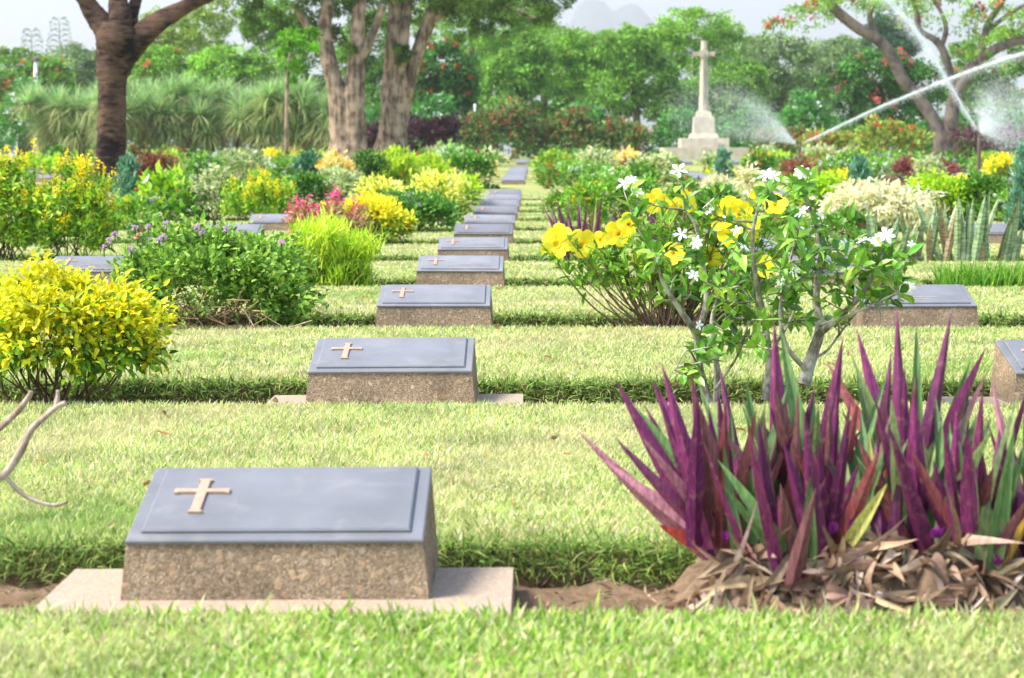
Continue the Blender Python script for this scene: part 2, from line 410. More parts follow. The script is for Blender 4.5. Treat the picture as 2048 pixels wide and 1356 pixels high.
strips = [(-3.0, ROW(1) - BED_F)] + [(ROW(k) + BED_B, ROW(k + 1) - BED_F) for k in range(1, 11)]
strips.append((ROW(11) + BED_B, 54.6 - BED_F))
PLOT2 = [54.6 + DROW * i for i in range(8)]
strips += [(PLOT2[i] + BED_B, PLOT2[i + 1] - BED_F) for i in range(7)]
strips.append((PLOT2[-1] + BED_B, 101 - BED_F))
PLOT3 = [101 + DROW * i for i in range(4)]
strips += [(PLOT3[i] + BED_B, PLOT3[i + 1] - BED_F) for i in range(3)]
strips.append((PLOT3[-1] + BED_B, 1500))
for i, (a, b) in enumerate(strips):
    hw = max(6, .34 * b + 3) if b < 400 else 900
    yy = np.linspace(a, b, 40 if b < 30 else 14) if b < 200 else np.geomspace(a, b, 60)
    xx = np.linspace(-hw, hw, 60 if b < 30 else 20)
    lab = ['strip of mown lawn between two flower beds', 'wide mown lawn'][b - a > 8]
    sheet('lawn', xx, yy, lambda X, Y: T(Y) + .006 * np.sin(X * 3.1 + Y * 2.3) + .004 * np.sin(X * 7 - Y * 5), M_turf, lab, 'lawn', .085)

DRY = [(.64, .60, .29, 3.5), (.54, .58, .22, 4), (.40, .52, .14, 3.2), (.74, .67, .42, 2), (.26, .40, .09, 1)]
LUSH = [(.36, .54, .09, 4), (.50, .60, .17, 3), (.20, .38, .05, 2), (.68, .66, .36, 2), (.45, .28, .16, .3)]
EDGE = [(.16, .28, .05, 3), (.25, .38, .08, 3), (.07, .13, .025, 1), (.36, .46, .12, 2), (.40, .46, .13, 1.2), (.30, .24, .12, .5)]
def grass_patch(seed, a, b, dens, cols, hgt, wid, kind=0):
    rng = RNG(seed); mb = MB(); mg = 1.0 if a < 13 else .6
    n = int(dens * (b - a) * 2 * (.25 * (a + b) / 2 + mg))
    y = rng.uniform(a, b, n); x = rng.uniform(-1, 1, n) * (.25 * y + mg)
    # uneven edge along the beds
    y = np.clip(y, a + .02 * np.sin(x * 9 + a) - .01, None)
    patch = np.sin(x * 1.7 + 3 * np.sin(y * 1.1 + a)) + np.sin(y * 2.9 + x * .8) + .7 * np.sin(x * 5.1 - y * 3.7)
    z = T(y) + rng.uniform(-.006, .002, n)
    th = rng.uniform(0, 2 * math.pi, n); ln = np.abs(rng.normal(.55, .3, n))
    d = np.stack([np.cos(th) * ln, np.sin(th) * ln, np.ones(n)], -1)
    c = pick(rng, cols, n, .16)
    lush = pick(rng, [(.20, .38, .05), (.28, .44, .09)], n, .15)
    t = np.clip((patch - .6) * .35, 0, .7)[:, None]
    c = c * (1 - t) + lush * t
    dryp = np.clip(np.sin(x * 2.3 - y * 1.9 + 2 * np.sin(x * .9 + seed)) - .35, 0, .6)[:, None]; c = c * (1 - dryp * .6) + np.array([.70, .60, .36]) * dryp * .6
    e = rng.random(n) < .9 * np.exp(-(y - a) / (.05 + .004 * a)) * (kind == 0) * (a > 4)
    c[e] = pick(rng, EDGE[:2] + [(.30, .42, .10, 3)], n, .18)[e]
    h = hgt * rng.uniform(.55, 1.35, n) * np.where(e, 1.3, 1.0)
    leaves(mb, np.stack([x, y, z], -1), d, h, wid * rng.uniform(.7, 1.4, n), c, BLADE if kind == 0 else DIAM,
           bend=rng.uniform(0, .5, n), up=np.stack([np.sin(th), -np.cos(th), np.zeros(n)], -1) + rng.normal(0, .5, (n, 3)))
    return mb
for i, (a, b) in enumerate(strips[:12]):
    if i == 0:
        mb = grass_patch(100, 3.0, b, 21000, LUSH, .027, .0066)
        # broad-leaved blades and weeds standing at the front edge
        m2 = grass_patch(101, b - .25, b + .02, 1500, LUSH, .045, .007)
        o = mb.build('grass', M_grass); tag(o, 'lush green grass of the lawn strip in front of the first marker', 'grass', kind='stuff')
        o = m2.build('grass', M_grass); tag(o, 'longer grass blades along the edge of the front lawn', 'grass', kind='stuff')
        continue
    mid = (a + b) / 2
    dens = 17500 * (5 / mid) ** 1.5
    mb = grass_patch(100 + i, a, min(b, 46), dens, DRY, .026, max(.0034, .0008 * mid))
    o = mb.build('grass', M_grass)
    tag(o, 'pale mown grass in the lawn strip behind marker row ' + str(i), 'grass', kind='stuff')
# ragged green edge hanging over each bed, facing the viewer
for k in range(1, 12):
    rng = RNG(300 + k); Y0 = ROW(k) + BED_B; mb = MB()
    hw = .25 * Y0 + .9
    n = int(2 * hw * 2900 * (5 / Y0) ** .8)
    x = rng.uniform(-hw, hw, n); u = rng.uniform(0, 1, n) ** .55
    y = Y0 - .04 + rng.normal(0, .012, n) + .012 * np.sin(x * 8 + k) + u * .05; z = Tz(Y0) - .07 + u * .085
    d = np.stack([rng.normal(0, .7, n), -np.abs(rng.normal(.7, .4, n)), rng.normal(.35, .55, n)], -1)
    leaves(mb, np.stack([x, y, z], -1), d, rng.uniform(.02, .055, n), max(.003, .0006 * Y0) * rng.uniform(.7, 1.4, n), pick(rng, EDGE, n, .2), BLADE,
           bend=rng.uniform(.1, .8, n), rng=rng, roll=1.0)
    tag(mb.build('edge_grass', M_grass), 'dark ragged grass overhanging the bed of marker row ' + str(k), 'grass', kind='stuff')

rng = RNG(66); n = 90; mb = MB()
y = 4.8 + 14 * rng.uniform(0, 1, n) ** 1.5; x = rng.uniform(-1, 1, n) * (.24 * y + .2)
leaves(mb, np.stack([x, y, T(y) + .028], -1), np.stack([rng.normal(0, 1, n), rng.normal(0, 1, n), rng.normal(.1, .3, n)], -1), rng.uniform(.02, .05, n), rng.uniform(.012, .022, n), pick(rng, [(.42, .22, .09, 3), (.30, .15, .07, 2), (.55, .40, .15, 2)], n), OVAL, bend=rng.normal(.2, .4, n), rng=rng, roll=1.0)
tag(mb.build('fallen_leaves', M_dry), 'scattered dry brown leaves on the mown lawns', 'dead leaves', kind='stuff')
# ------------------------------------------------------------------ grave markers
W_ST, DP, RISE, Z0 = .60, .36, .088, .100      # plaque width, depth, rise and height of its front edge
ANG = math.atan2(RISE, DP); SL = math.hypot(RISE, DP)
def plinth_bm():
    mb = MB(); h = W_ST / 2 - .001; tb = .016; nx = 24
    # battered block with a sloping top, origin at the front foot line
    bot, top = [], []
    v = [(-h - tb, -.022, -.06), (h + tb, -.022, -.06), (h + tb, DP + .01, -.06), (-h - tb, DP + .01, -.06),
         (-h, .001, Z0), (h, .001, Z0), (h, DP, Z0 + RISE), (-h, DP, Z0 + RISE)]
    mb.add(v, [(3, 2, 1, 0), (4, 5, 6, 7), (0, 1, 5, 4), (1, 2, 6, 5), (2, 3, 7, 6), (3, 0, 4, 7)], (.3, .2, .1))
    return mb
def on_slope(u, v, h):                          # u across, v up the slope from the front edge, h above the slope
    return (u, v * math.cos(ANG) - h * math.sin(ANG), Z0 + v * math.sin(ANG) + h * math.cos(ANG))
def slab_on(mb, u0, u1, v0, v1, h0, h1, bev=.003, col=(.3, .3, .3)):
    pts = []
    for (e, h) in ((0, h0), (0, h1 - bev), (bev, h1)):
        pts += [on_slope(u0 + e, v0 + e, h), on_slope(u1 - e, v0 + e, h), on_slope(u1 - e, v1 - e, h), on_slope(u0 + e, v1 - e, h)]
    f = [(3, 2, 1, 0), (8, 9, 10, 11)]
    for r in (0, 4):
        for k in range(4):
            f.append((r + k, r + (k + 1) % 4, r + 4 + (k + 1) % 4, r + 4 + k))
    mb.add(pts, f, col)
def plaque_bm():
    mb = MB()
    slab_on(mb, -W_ST / 2, W_ST / 2, -.004, SL, .001, .010)
    slab_on(mb, -W_ST / 2 + .028, W_ST / 2 - .028, .028, SL - .018, .0105, .019, .004)
    return mb
def cross_bm():
    mb = MB(); c, t = -.175, .0195
    # flared ends as in the cast cross
    slab_on(mb, c - .0105, c + .0105, .108, .272, t, t + .006, .0015)
    slab_on(mb, c - .054, c + .054, .206, .221, t, t + .0066, .0015)
    for v in (.105, .267): slab_on(mb, c - .0145, c + .0145, v, v + .008, t, t + .0058, .001)
    for u in (-.058, .050): slab_on(mb, c + u, c + u + .008, .203, .224, t, t + .0058, .001)
    return mb
def text_bm(rows):
    rng = RNG(5); mb = MB(); t = .0195
    for (c, wd, v, h) in rows:
        u = c - wd / 2
        while u < c + wd / 2:
            l = rng.uniform(.004, .008); 
            slab_on(mb, u, u + l, v, v + h * rng.uniform(.75, 1), t, t + .002, .0005)
            u += l + .003
    return mb
def footing_bm():
    mb = MB(); box(mb, (-.476, -.20, -.085), (.476, .30, -.012), taper=(.004, .004)); return mb
protos = {}
for nm, bm, m in (('plinth', plinth_bm(), M_aggr), ('plaque', plaque_bm(), M_plaque), ('cross', cross_bm(), M_cross),
                  ('lettering_a', text_bm([(.07, .16, .125, .013)]), M_letters), ('lettering_b', text_bm([(.07, .27, .098, .012)]), M_letters), ('lettering_c', text_bm([(.07, .32, .074, .010)]), M_letters),
                  ('lettering_d', text_bm([(0, .10, .33, .01)]), M_letters), ('lettering_e', text_bm([(0, .20, .11, .014)]), M_letters), ('lettering_f', text_bm([(-.02, .16, .08, .011)]), M_letters),
                  ('footing', footing_bm(), M_slab)):
    o = bm.build(nm, m); protos[nm] = o.data; bpy.data.objects.remove(o)
def part(nm, parent, data=None, loc=None):
    o = bpy.data.objects.new(nm, data or protos[nm]); COL.objects.link(o); o.parent = parent
    if loc: o.location = loc
    return o
ORD = ['first', 'second', 'third', 'fourth', 'fifth', 'sixth', 'seventh', 'eighth', 'ninth', 'tenth', 'eleventh', 'twelfth']
def col_name(c):
    if c == 0: return 'lane column'
    side = 'stone cross side' if c > 0 else 'dark tree trunk side'
    return ORD[abs(c) - 1] + ' column out, ' + side
mk = RNG(77)
def marker(x, y, z, label, cross=True, text=None, foot=None, rot=0, group='low plaque grave markers'):
    r = empty('grave_marker', (x, y, z), rot)
    tag(r, label, 'grave marker', group)
    r.rotation_euler = (mk.normal(0, .006), mk.normal(0, .004), rot); r.location.z -= abs(mk.normal(0, .006)) * (y > 6)
    part('plinth', r); pq = part('plaque', r)
    if cross: part('cross', pq)
    for l_ in (text or ''): part('lettering', pq, protos['lettering_' + l_])
    if foot is not None: part('footing', r, loc=(foot, 0, 0))
    return r
n_mark = 0
look = {1: 'blank grey plaque with tan cross on plinth with wide pink footing', 2: 'blank grey plaque with cross on coarse pebble plinth', 3: 'blank grey plaque with cross among grass'}
for k in range(1, 12):
    Y = ROW(k); half = .245 * Y
    for c in range(-5, 6):
        x = COL0 + DCOL * c
        if abs(x) > half + .2: continue
        foot = {(1, 0): .004, (2, 0): .012, (2, 1): -.05}.get((k, c))
        txt = None
        if k >= 4: txt = 'abc'
        if (k, c) == (3, 1): txt = 'def'
        d = look.get(k, 'lettered grey plaque with cross') if c == 0 else ('grey plaque marker' if (k, c) != (3, 1) else 'lettered plaque marker')
        marker(x + mk.normal(0, .006), Y, Tz(Y), d + ', ' + ORD[k - 1] + ' row' + ('' if c == 0 and k < 4 else ', ' + col_name(c)), (k, c) != (3, 1), txt, foot, mk.normal(0, .004))
for plot, rows, pl in ((2, PLOT2, 'the middle plot'), (3, PLOT3, 'the rear plot')):
    for i, Y in enumerate(rows):
        for c in range(-9, 10):
            x = COL0 + DCOL * c
            if abs(x) > .236 * Y: continue
            r = marker(x + mk.normal(0, .006), Y, Tz(Y), 'grey marker, ' + pl + ', ' + ORD[i] + ' row, ' + col_name(c), False, None, None)
# ------------------------------------------------------------------ near plants, one by one
def flower_pinwheel(name, parent, o, pos, r, rng, col=(.86, .87, .84), petals=None, face=None, throat=(.75, .72, .35), tubecol=(.55, .6, .25)):
    mb = MB(); k = petals or rng.integers(5, 8)
    nv = nrm(np.array(face if face is not None else [rng.normal(0, .5), -abs(rng.normal(.55, .3)), rng.uniform(.2, .9)]))
    a = nrm(np.cross(nv, [.3, .2, 1])); b = np.cross(nv, a)
    ph = rng.uniform(0, 6.28) + np.arange(k) * 2 * math.pi / k
    d = np.cos(ph)[:, None] * a + np.sin(ph)[:, None] * b + nv * .12
    leaves(mb, np.repeat([pos], k, 0) + d * r * .08, d, r * rng.uniform(.88, 1.08, k), r * .52, pick(rng, [(*col, 1)], k, .03), PETAL, bend=.15, up=nv + rng.normal(0, .12, (k, 3)), rng=rng)
    tube(mb, [pos - nv * r * 1.1, pos - nv * r * .05], [r * .05, r * .09], tubecol, 5)
    return mb.build(name, M_petal, parent, o)
def flower_trumpet(name, parent, o, pos, r, rng, face=None):
    mb = MB(); k = 5
    nv = nrm(np.array(face if face is not None else [rng.normal(0, .45), -abs(rng.normal(.9, .3)), rng.normal(.15, .35)]))
    a = nrm(np.cross(nv, [.3, .2, 1])); b = np.cross(nv, a)
    ph = rng.uniform(0, 6.28) + np.arange(k) * 2 * math.pi / k
    rad = np.cos(ph)[:, None] * a + np.sin(ph)[:, None] * b
    # wide rounded lobes, overlapping, on a bell and tube
    w_l = tm([(0,.22,0),(0,-.22,0),(.45,.5,.05),(.45,0,-.03),(.45,-.5,.05),(.85,.42,.1),(.85,0,.02),(.85,-.42,.1),(1,.12,.05),(1,-.12,.05)],
             [(0,1,3)], [(0,3,2,2)] if 0 else [(2,3,6,5),(3,4,7,6)], [(0,3,2),(1,4,3),(5,6,8),(6,7,9),(6,9,8)])
    leaves(mb, pos + rad * r * .16, rad + nv * .28, np.full(k, r * .88) * rng.uniform(.93, 1.07, k), r * .98, pick(rng, [(.92, .76, .02, 1), (.94, .80, .05, 1)], k, .04), w_l, bend=.28, up=nv + rng.normal(0, .1, (k, 3)), rng=rng)
    # throat
    rr = [.04, .10, .17, .27]; dd = [-1.1, -.75, -.3, .06]
    sides = 10; pts = []
    for q, h in zip(rr, dd):
        t = np.linspace(0, 2 * math.pi, sides, endpoint=False)
        pts.append(pos + nv * r * h + (np.cos(t)[:, None] * a + np.sin(t)[:, None] * b) * r * q)
    V = np.concatenate(pts); f = []; c = []
    for i in range(3):
        for j in range(sides):
            j2 = (j + 1) % sides; f.append((i * sides + j, i * sides + j2, (i + 1) * sides + j2, (i + 1) * sides + j)); c.append([(.5, .5, .08), (.80, .42, .01), (.92, .66, .015)][i])
    mb.add(V, f, np.array(c), True)
    return mb.build(name, M_petal, parent, o)
def flower_ball(name, parent, o, pos, r, rng, cols):
    mb = MB(); k = 26
    d = nrm(rng.normal(0, 1, (k, 3)) + [0, -.3, .8])
    leaves(mb, pos + d * r * .45, nrm(d + rng.normal(0, .6, (k, 3))), r * .6, r * .55, pick(rng, cols, k, .08), DIAM, bend=.2, rng=rng)
    sticks(mb, [pos - [0, 0, r * 2]], [pos], r * .12, r * .2, (.1, .16, .03))
    return mb.build(name, M_petal, parent, o)

# ---- purple boat-leaf clump on its mound in the first bed
def spear_rosette(name, parent, o, base, n, Lm, rng, spread=1.0, lean=(0, 0), wid=.052):
    mb = MB()
    i = np.arange(n); ph = i * 2.39996 + rng.uniform(0, 6.28)
    el = np.interp(i / max(1, n - 1), [0, .35, 1], [.10, .38, .85]) * spread + rng.normal(0, .07, n)
    d = np.stack([np.cos(ph) * np.sin(el) + lean[0], np.sin(ph) * np.sin(el) + lean[1], np.cos(el)], -1)
    L = Lm * np.interp(i / max(1, n - 1), [0, .3, 1], [.85, 1.08, .72]) * rng.uniform(.85, 1.1, n)
    up = np.stack([-np.cos(ph), -np.sin(ph), np.full(n, .45)], -1) + rng.normal(0, .12, (n, 3))
    p = base + np.stack([np.cos(ph) * .012, np.sin(ph) * .012, rng.uniform(-.01, .03, n)], -1)
    cols = pick(rng, [(.155, .028, .098, 5), (.20, .045, .135, 3), (.22, .055, .07, 1.6), (.10, .018, .06, 2), (.32, .15, .16, 1.2)], n, .14)
    rim = rng.random(n)
    for q, c in ((rim < .09, (.36, .36, .10)), ((rim > .09) & (rim < .12), (.62, .40, .06)), ((rim > .12) & (rim < .16), (.5, .07, .05))):
        cols[q] = c
    leaves(mb, p, d, L, wid * rng.uniform(.8, 1.15, n), cols, SPEAR, bend=rng.normal(-.05, .13, n) + .14 * (el > .55), up=up, rng=rng)
    return mb.build(name, M_spear, parent, o)
def spear_material():
    m, nt, out = mat('boat leaf'); L = nt.links.new
    at = node(nt, 'ShaderNodeAttribute', attribute_name='Col'); ge = node(nt, 'ShaderNodeNewGeometry')
    tc = node(nt, 'ShaderNodeTexCoord'); nz = node(nt, 'ShaderNodeTexNoise'); nz.inputs['Scale'].default_value = 55; nz.inputs['Detail'].default_value = 4
    L(tc.outputs['Object'], nz.inputs['Vector'])
    gr = node(nt, 'ShaderNodeMix', data_type='RGBA'); gr.inputs[0].default_value = .65; gr.inputs[6].default_value = (.10, .21, .065, 1); L(at.outputs['Color'], gr.inputs[7])
    mx = node(nt, 'ShaderNodeMix', data_type='RGBA'); L(ge.outputs['Backfacing'], mx.inputs[0])
    L(gr.outputs[2], mx.inputs[7]); L(at.outputs['Color'], mx.inputs[6])
    # brownish scurf in specks on the leaves
    # pale veins along the blade: fine streaks that follow the height of the plant
    vm = node(nt, 'ShaderNodeMapping'); vm.inputs['Scale'].default_value = (170, 170, 9); L(tc.outputs['Object'], vm.inputs['Vector'])
    vn = node(nt, 'ShaderNodeTexNoise'); vn.inputs['Scale'].default_value = 1; vn.inputs['Detail'].default_value = 2; L(vm.outputs[0], vn.inputs['Vector'])
    vr = node(nt, 'ShaderNodeMapRange'); vr.inputs['From Min'].default_value = .35; vr.inputs['From Max'].default_value = .65; vr.inputs['To Min'].default_value = .72; vr.inputs['To Max'].default_value = 1.45; L(vn.outputs['Fac'], vr.inputs['Value'])
    vs_ = node(nt, 'ShaderNodeVectorMath', operation='SCALE'); L(mx.outputs[2], vs_.inputs[0]); L(vr.outputs[0], vs_.inputs['Scale'])
    mr = node(nt, 'ShaderNodeMapRange'); mr.inputs['From Min'].default_value = .56; mr.inputs['From Max'].default_value = .72; mr.inputs['To Max'].default_value = .55; L(nz.outputs['Fac'], mr.inputs['Value'])
    m2 = node(nt, 'ShaderNodeMix', data_type='RGBA'); L(mr.outputs[0], m2.inputs[0]); L(vs_.outputs[0], m2.inputs[6]); m2.inputs[7].default_value = (.30, .16, .11, 1)
    pb = node(nt, 'ShaderNodeBsdfPrincipled'); pb.inputs['Roughness'].default_value = .42; pb.inputs['Specular IOR Level'].default_value = .4
    L(m2.outputs[2], pb.inputs['Base Color'])
    tr = node(nt, 'ShaderNodeBsdfTranslucent'); L(m2.outputs[2], tr.inputs['Color'])
    mi = node(nt, 'ShaderNodeMixShader'); mi.inputs['Fac'].default_value = .22; L(pb.outputs[0], mi.inputs[1]); L(tr.outputs[0], mi.inputs[2]); L(mi.outputs[0], out.inputs['Surface'])
    return m
M_spear = spear_material()
rng = RNG(11)
c0 = P(1760, 1120, 4.42); root = (c0[0], 4.42, -.06)
# mound of soil under the clump
xs = np.linspace(P(1330, 1, 4.4)[0], P(2330, 1, 4.4)[0], 90); yy = np.linspace(4.12, 4.95, 50)
def zm(X, Y):
    u = (X - xs[0]) / (xs[-1] - xs[0]); e = np.clip(np.minimum(u * 7, (1 - u) * 7), 0, 1); e = e * e * (3 - 2 * e)
    g = np.clip((Y - 4.10) / .16, 0, 1); g = g * g * (3 - 2 * g) * np.clip((4.93 - Y) / .2, 0, 1)
    return -.085 + (.125 + .02 * np.sin(X * 9 + 1)) * e * g + (.022 * np.sin(X * 31 + 2 * np.sin(Y * 27)) + .015 * np.sin(X * 61 - Y * 53)) * e * g
sheet('soil_mound', xs, yy, zm, M_soil, 'low brown soil mound under the purple clump', 'soil')
t = tag(empty('boat_lily_clump', root), 'large clump of purple and green spear leaves in the first bed beside a marker', 'plant', 'purple spear leaved plants')
# leaves laid out rosette by rosette: foot, tip, width (photo pixels) and hue
HUE = {'p': (.145, .022, .082), 'q': (.20, .045, .115), 'b': (.155, .06, .06), 'r': (.20, .05, .05), 'k': (.31, .13, .16), 'g': (.10, .18, .055), 'l': (.28, .34, .12), 'y': (.50, .46, .12), 'o': (.62, .36, .05), 'd': (.10, .014, .06), 's': (.42, .07, .05)}
def zpx(x, y): return 1040 + x / 1.9375, 560 + y / 1.9375
ROS = [
 [(770,1062,345,790,75,'k',.34),(720,1075,250,655,55,'k',.30),(680,960,370,395,62,'p',.08),(775,950,500,440,82,'p',.1),(700,830,555,360,50,'p',.05),(835,980,660,400,74,'b',.02),(775,1010,480,640,46,'k',.05),(680,960,385,650,42,'q',.05),(720,985,400,645,34,'g',.1),(720,1000,520,380,40,'d',0),(710,940,480,480,46,'d',0),(800,1000,730,480,46,'d',0),(860,980,900,560,44,'d',0),(690,1040,545,960,44,'s',.1)],
 [(1035,1118,790,800,36,'g',.08),(1045,1118,1000,830,44,'p',0),(1062,1118,1146,800,52,'b',-.03),(1022,1050,778,700,46,'g',.1),(1090,1000,1180,760,40,'d',0),(1000,1080,930,820,40,'d',0)],
 [(1192,1060,1156,690,74,'b',0),(1237,1045,1396,640,62,'r',-.03),(1280,1020,1424,790,42,'y',-.06),(1150,1060,1020,640,60,'d',.05),(1210,1030,1300,700,56,'p',0),(1180,1000,1120,720,46,'g',0)],
 [(1125,960,1010,480,98,'b',.05),(1085,960,862,480,62,'g',.1),(1000,880,760,570,38,'k',.06),(1010,800,965,200,66,'p',.02),(1110,700,1012,185,52,'g',.05),(1160,800,1252,220,64,'p',-.06),(1120,840,960,470,56,'p',.04),(1235,900,1412,400,54,'g',-.08),(1205,900,1232,430,54,'p',0),(1240,800,1312,480,46,'r',0),(880,860,770,330,46,'p',.06),(930,820,880,380,46,'g',0),(890,860,945,470,44,'l',0),(960,860,1060,560,60,'d',0),(1060,860,1130,420,50,'d',0),(820,860,770,440,46,'d',0),(1140,820,1140,470,46,'l',0)],
 [(1572,1090,1440,700,94,'b',.05),(1485,1020,1312,620,58,'r',.05),(1570,1040,1692,570,74,'p',-.05),(1545,960,1528,430,74,'p',0),(1462,860,1440,450,52,'l',0),(1600,1000,1630,540,48,'g',0),(1400,960,1380,620,60,'d',0),(1500,920,1420,700,50,'d',0),(1640,960,1700,680,46,'d',0),(1440,760,1436,690,60,'s',0),(1380,900,1350,590,40,'y',0)],
 [(1480,800,1464,120,52,'p',.03),(1530,700,1546,160,44,'g',0),(1555,740,1682,140,52,'p',-.03),(1585,780,1787,245,56,'p',-.08),(1640,780,1782,330,44,'k',-.1),(1450,720,1300,200,56,'p',.08),(1400,700,1446,280,40,'p',0),(1400,700,1185,310,44,'r',.1),(1440,720,1312,300,40,'l',.08),(1500,760,1500,400,48,'g',0),(1545,700,1590,520,34,'o',0),(1380,760,1330,520,50,'d',0),(1640,820,1740,460,46,'d',0),(1510,800,1536,360,50,'b',0)],
 [(1772,1155,1500,650,48,'r',.07),(1770,1080,1702,620,48,'g',.02),(1802,1120,1800,690,74,'b',0),(1835,1040,1905,570,54,'g',-.05),(1842,1125,1958,850,52,'b',-.05),(1872,1115,1995,860,40,'o',-.05),(1830,980,1862,560,46,'p',0),(1650,900,1822,560,46,'l',-.08),(1750,900,1730,590,52,'p',0),(1700,940,1640,560,48,'p',0),(1740,1060,1640,700,46,'l',0),(1810,1080,1960,640,50,'g',-.05),(1780,960,1790,640,46,'d',0),(1680,980,1600,700,46,'d',0)],
 [(1960,1000,1830,440,52,'k',.08),(1980,960,1955,480,52,'g',0),(2020,960,2050,420,60,'p',-.05),(2060,1000,2180,520,62,'p',-.1),(1940,940,1905,620,50,'p',0),(1990,1040,2080,700,60,'b',0),(2040,1060,2240,760,60,'k',-.2),(2100,1040,2120,560,60,'g',0),(2160,1060,2260,600,66,'p',-.05),(2220,1060,2420,740,60,'q',-.2),(2010,900,2000,560,46,'d',0)],
]
for j, lv in enumerate(ROS):
    r2 = RNG(520 + j); mb = MB()
    for (bx, by, tx, ty, wz, hu, bend) in lv:
        a, b = zpx(bx, by), zpx(tx, ty)
        foot = [4.46, 4.24, 4.36, 4.60, 4.38, 4.72, 4.30, 4.42][j] + r2.normal(0, .03)
        fy = 328 + (.86 - float(zm(P(a[0], a[1], foot)[0], foot)) - .0) * F_PX / foot      # where the mound meets this depth
        fy = min(fy, a[1] + 55) if abs(a[0] - b[0]) < .5 * abs(a[1] - b[1]) else a[1] + 12
        k = max(0, (fy - a[1])) / max(60, a[1] - b[1])                                        # carry the foot on down to the soil
        a = (a[0] + (a[0] - b[0]) * k * .45, max(a[1], fy - 12))
        p0 = P(a[0], a[1], foot); p1 = P(b[0], b[1], foot + r2.normal(-.01, .07))
        d = p1 - p0; Ln = np.linalg.norm(d)
        green = hu in 'gly'
        upv = np.array([-d[0] * .8 + r2.normal(0, .12), (-1.0 if green else 1.0) + r2.normal(0, .15), .25])
        wd = 1.42 * wz / 1.9375 / sc(foot) * r2.uniform(.92, 1.08)
        bb = (bend if not green else -bend) + r2.normal(0, .06)
        leaves(mb, p0[None], d[None], Ln * (1 + .18 * abs(bb)), wd, np.array(HUE[hu]) * r2.uniform(.95, 1.5), SPEAR, bend=-bb, up=upv, rng=r2)
        if hu in 'pqbdr' and r2.random() < .3:                        # a green inner leaf just behind
            q1 = p1 + [r2.normal(0, .03), .05, -.04]
            leaves(mb, (p0 + [0, .02, 0])[None], (q1 - p0)[None], np.linalg.norm(q1 - p0), wd * .8, np.array(HUE['g']) * r2.uniform(.8, 1.2), SPEAR, up=np.array([0, -1., .3]), rng=r2)
    # darker leaves that fill the heart of each rosette
    fx = [790, 1050, 1230, 1040, 1540, 1520, 1790, 2040][j]; fyz = [1050, 1100, 1040, 940, 1050, 900, 1090, 1000][j]
    q0 = zpx(fx, fyz); ft = [4.46, 4.26, 4.37, 4.58, 4.39, 4.68, 4.32, 4.44][j]; nf = [12, 5, 11, 22, 15, 16, 15, 16][j]
    bp_ = P(q0[0], q0[1], ft); bp_ = np.array([bp_[0], ft, float(zm(bp_[0], ft))]); ph = r2.uniform(0, 6.28, nf); el = r2.uniform(.05, .55, nf)
    d = np.stack([np.cos(ph) * np.sin(el) * 1.15, np.sin(ph) * np.sin(el) * .8, np.cos(el)], -1)
    gsel = (np.sin(ph) > .1) & (r2.random(nf) < .6)
    cc = pick(r2, [(*HUE['d'], 3), (*HUE['p'], 3), (*HUE['b'], 1.5), (*HUE['r'], .7)], nf, .15); cc[gsel] = pick(r2, [(*HUE['g'], 3), (*HUE['l'], 1)], nf, .15)[gsel]
    leaves(mb, bp_ + np.stack([r2.normal(0, .07, nf), r2.normal(0, .035, nf), r2.uniform(-.01, .02, nf)], -1), d, r2.uniform(.20, .36, nf), r2.uniform(.034, .05, nf), cc, SPEAR, bend=r2.normal(-.05, .12, nf),
           up=np.stack([-np.cos(ph), -np.sin(ph), np.full(nf, .4)], -1) + r2.normal(0, .15, (nf, 3)), rng=r2)
    mb.build('rosette', M_spear, t, root)
for px, py, Y in ((1452, 1075, 4.27), (1665, 1055, 4.27), (1872, 1065, 4.24), (1995, 1120, 4.2), (1700, 1050, 4.28)):
    b = MB(); p = P(px, py, Y); r2 = RNG(int(px))
    leaves(b, np.repeat([p], 5, 0) - [0, 0, .012], r2.normal(0, .35, (5, 3)) + [0, -.2, 1], .026, .018, pick(r2, [(.24, .03, .19)], 5), OVAL, bend=-.2, rng=r2)
    b.build('flower_bract', M_petal, t, root)
mb = MB(); n = 620                                             # dead leaves hanging and lying on the mound
x = rng.uniform(xs[3], xs[-4], n); y = 4.10 + .26 * rng.uniform(0, 1, n) ** 1.3 ; z = zm(x, y) + rng.uniform(.0, .022, n)
d = np.stack([rng.normal(0, .7, n), -np.abs(rng.normal(.5, .5, n)), rng.normal(-.15, .35, n)], -1)
leaves(mb, np.stack([x, y, z], -1), d, rng.uniform(.035, .115, n), rng.uniform(.012, .034, n), pick(rng, [(.34, .23, .145, 3), (.46, .33, .22, 2), (.18, .115, .07, 2), (.56, .45, .34, .8)], n, .15), SPEAR, bend=rng.normal(.35, .8, n), rng=rng, roll=1.4)
tag(mb.build('leaf_litter', M_dry), 'curled dry brown leaves under the purple clump', 'dead leaves', kind='stuff')
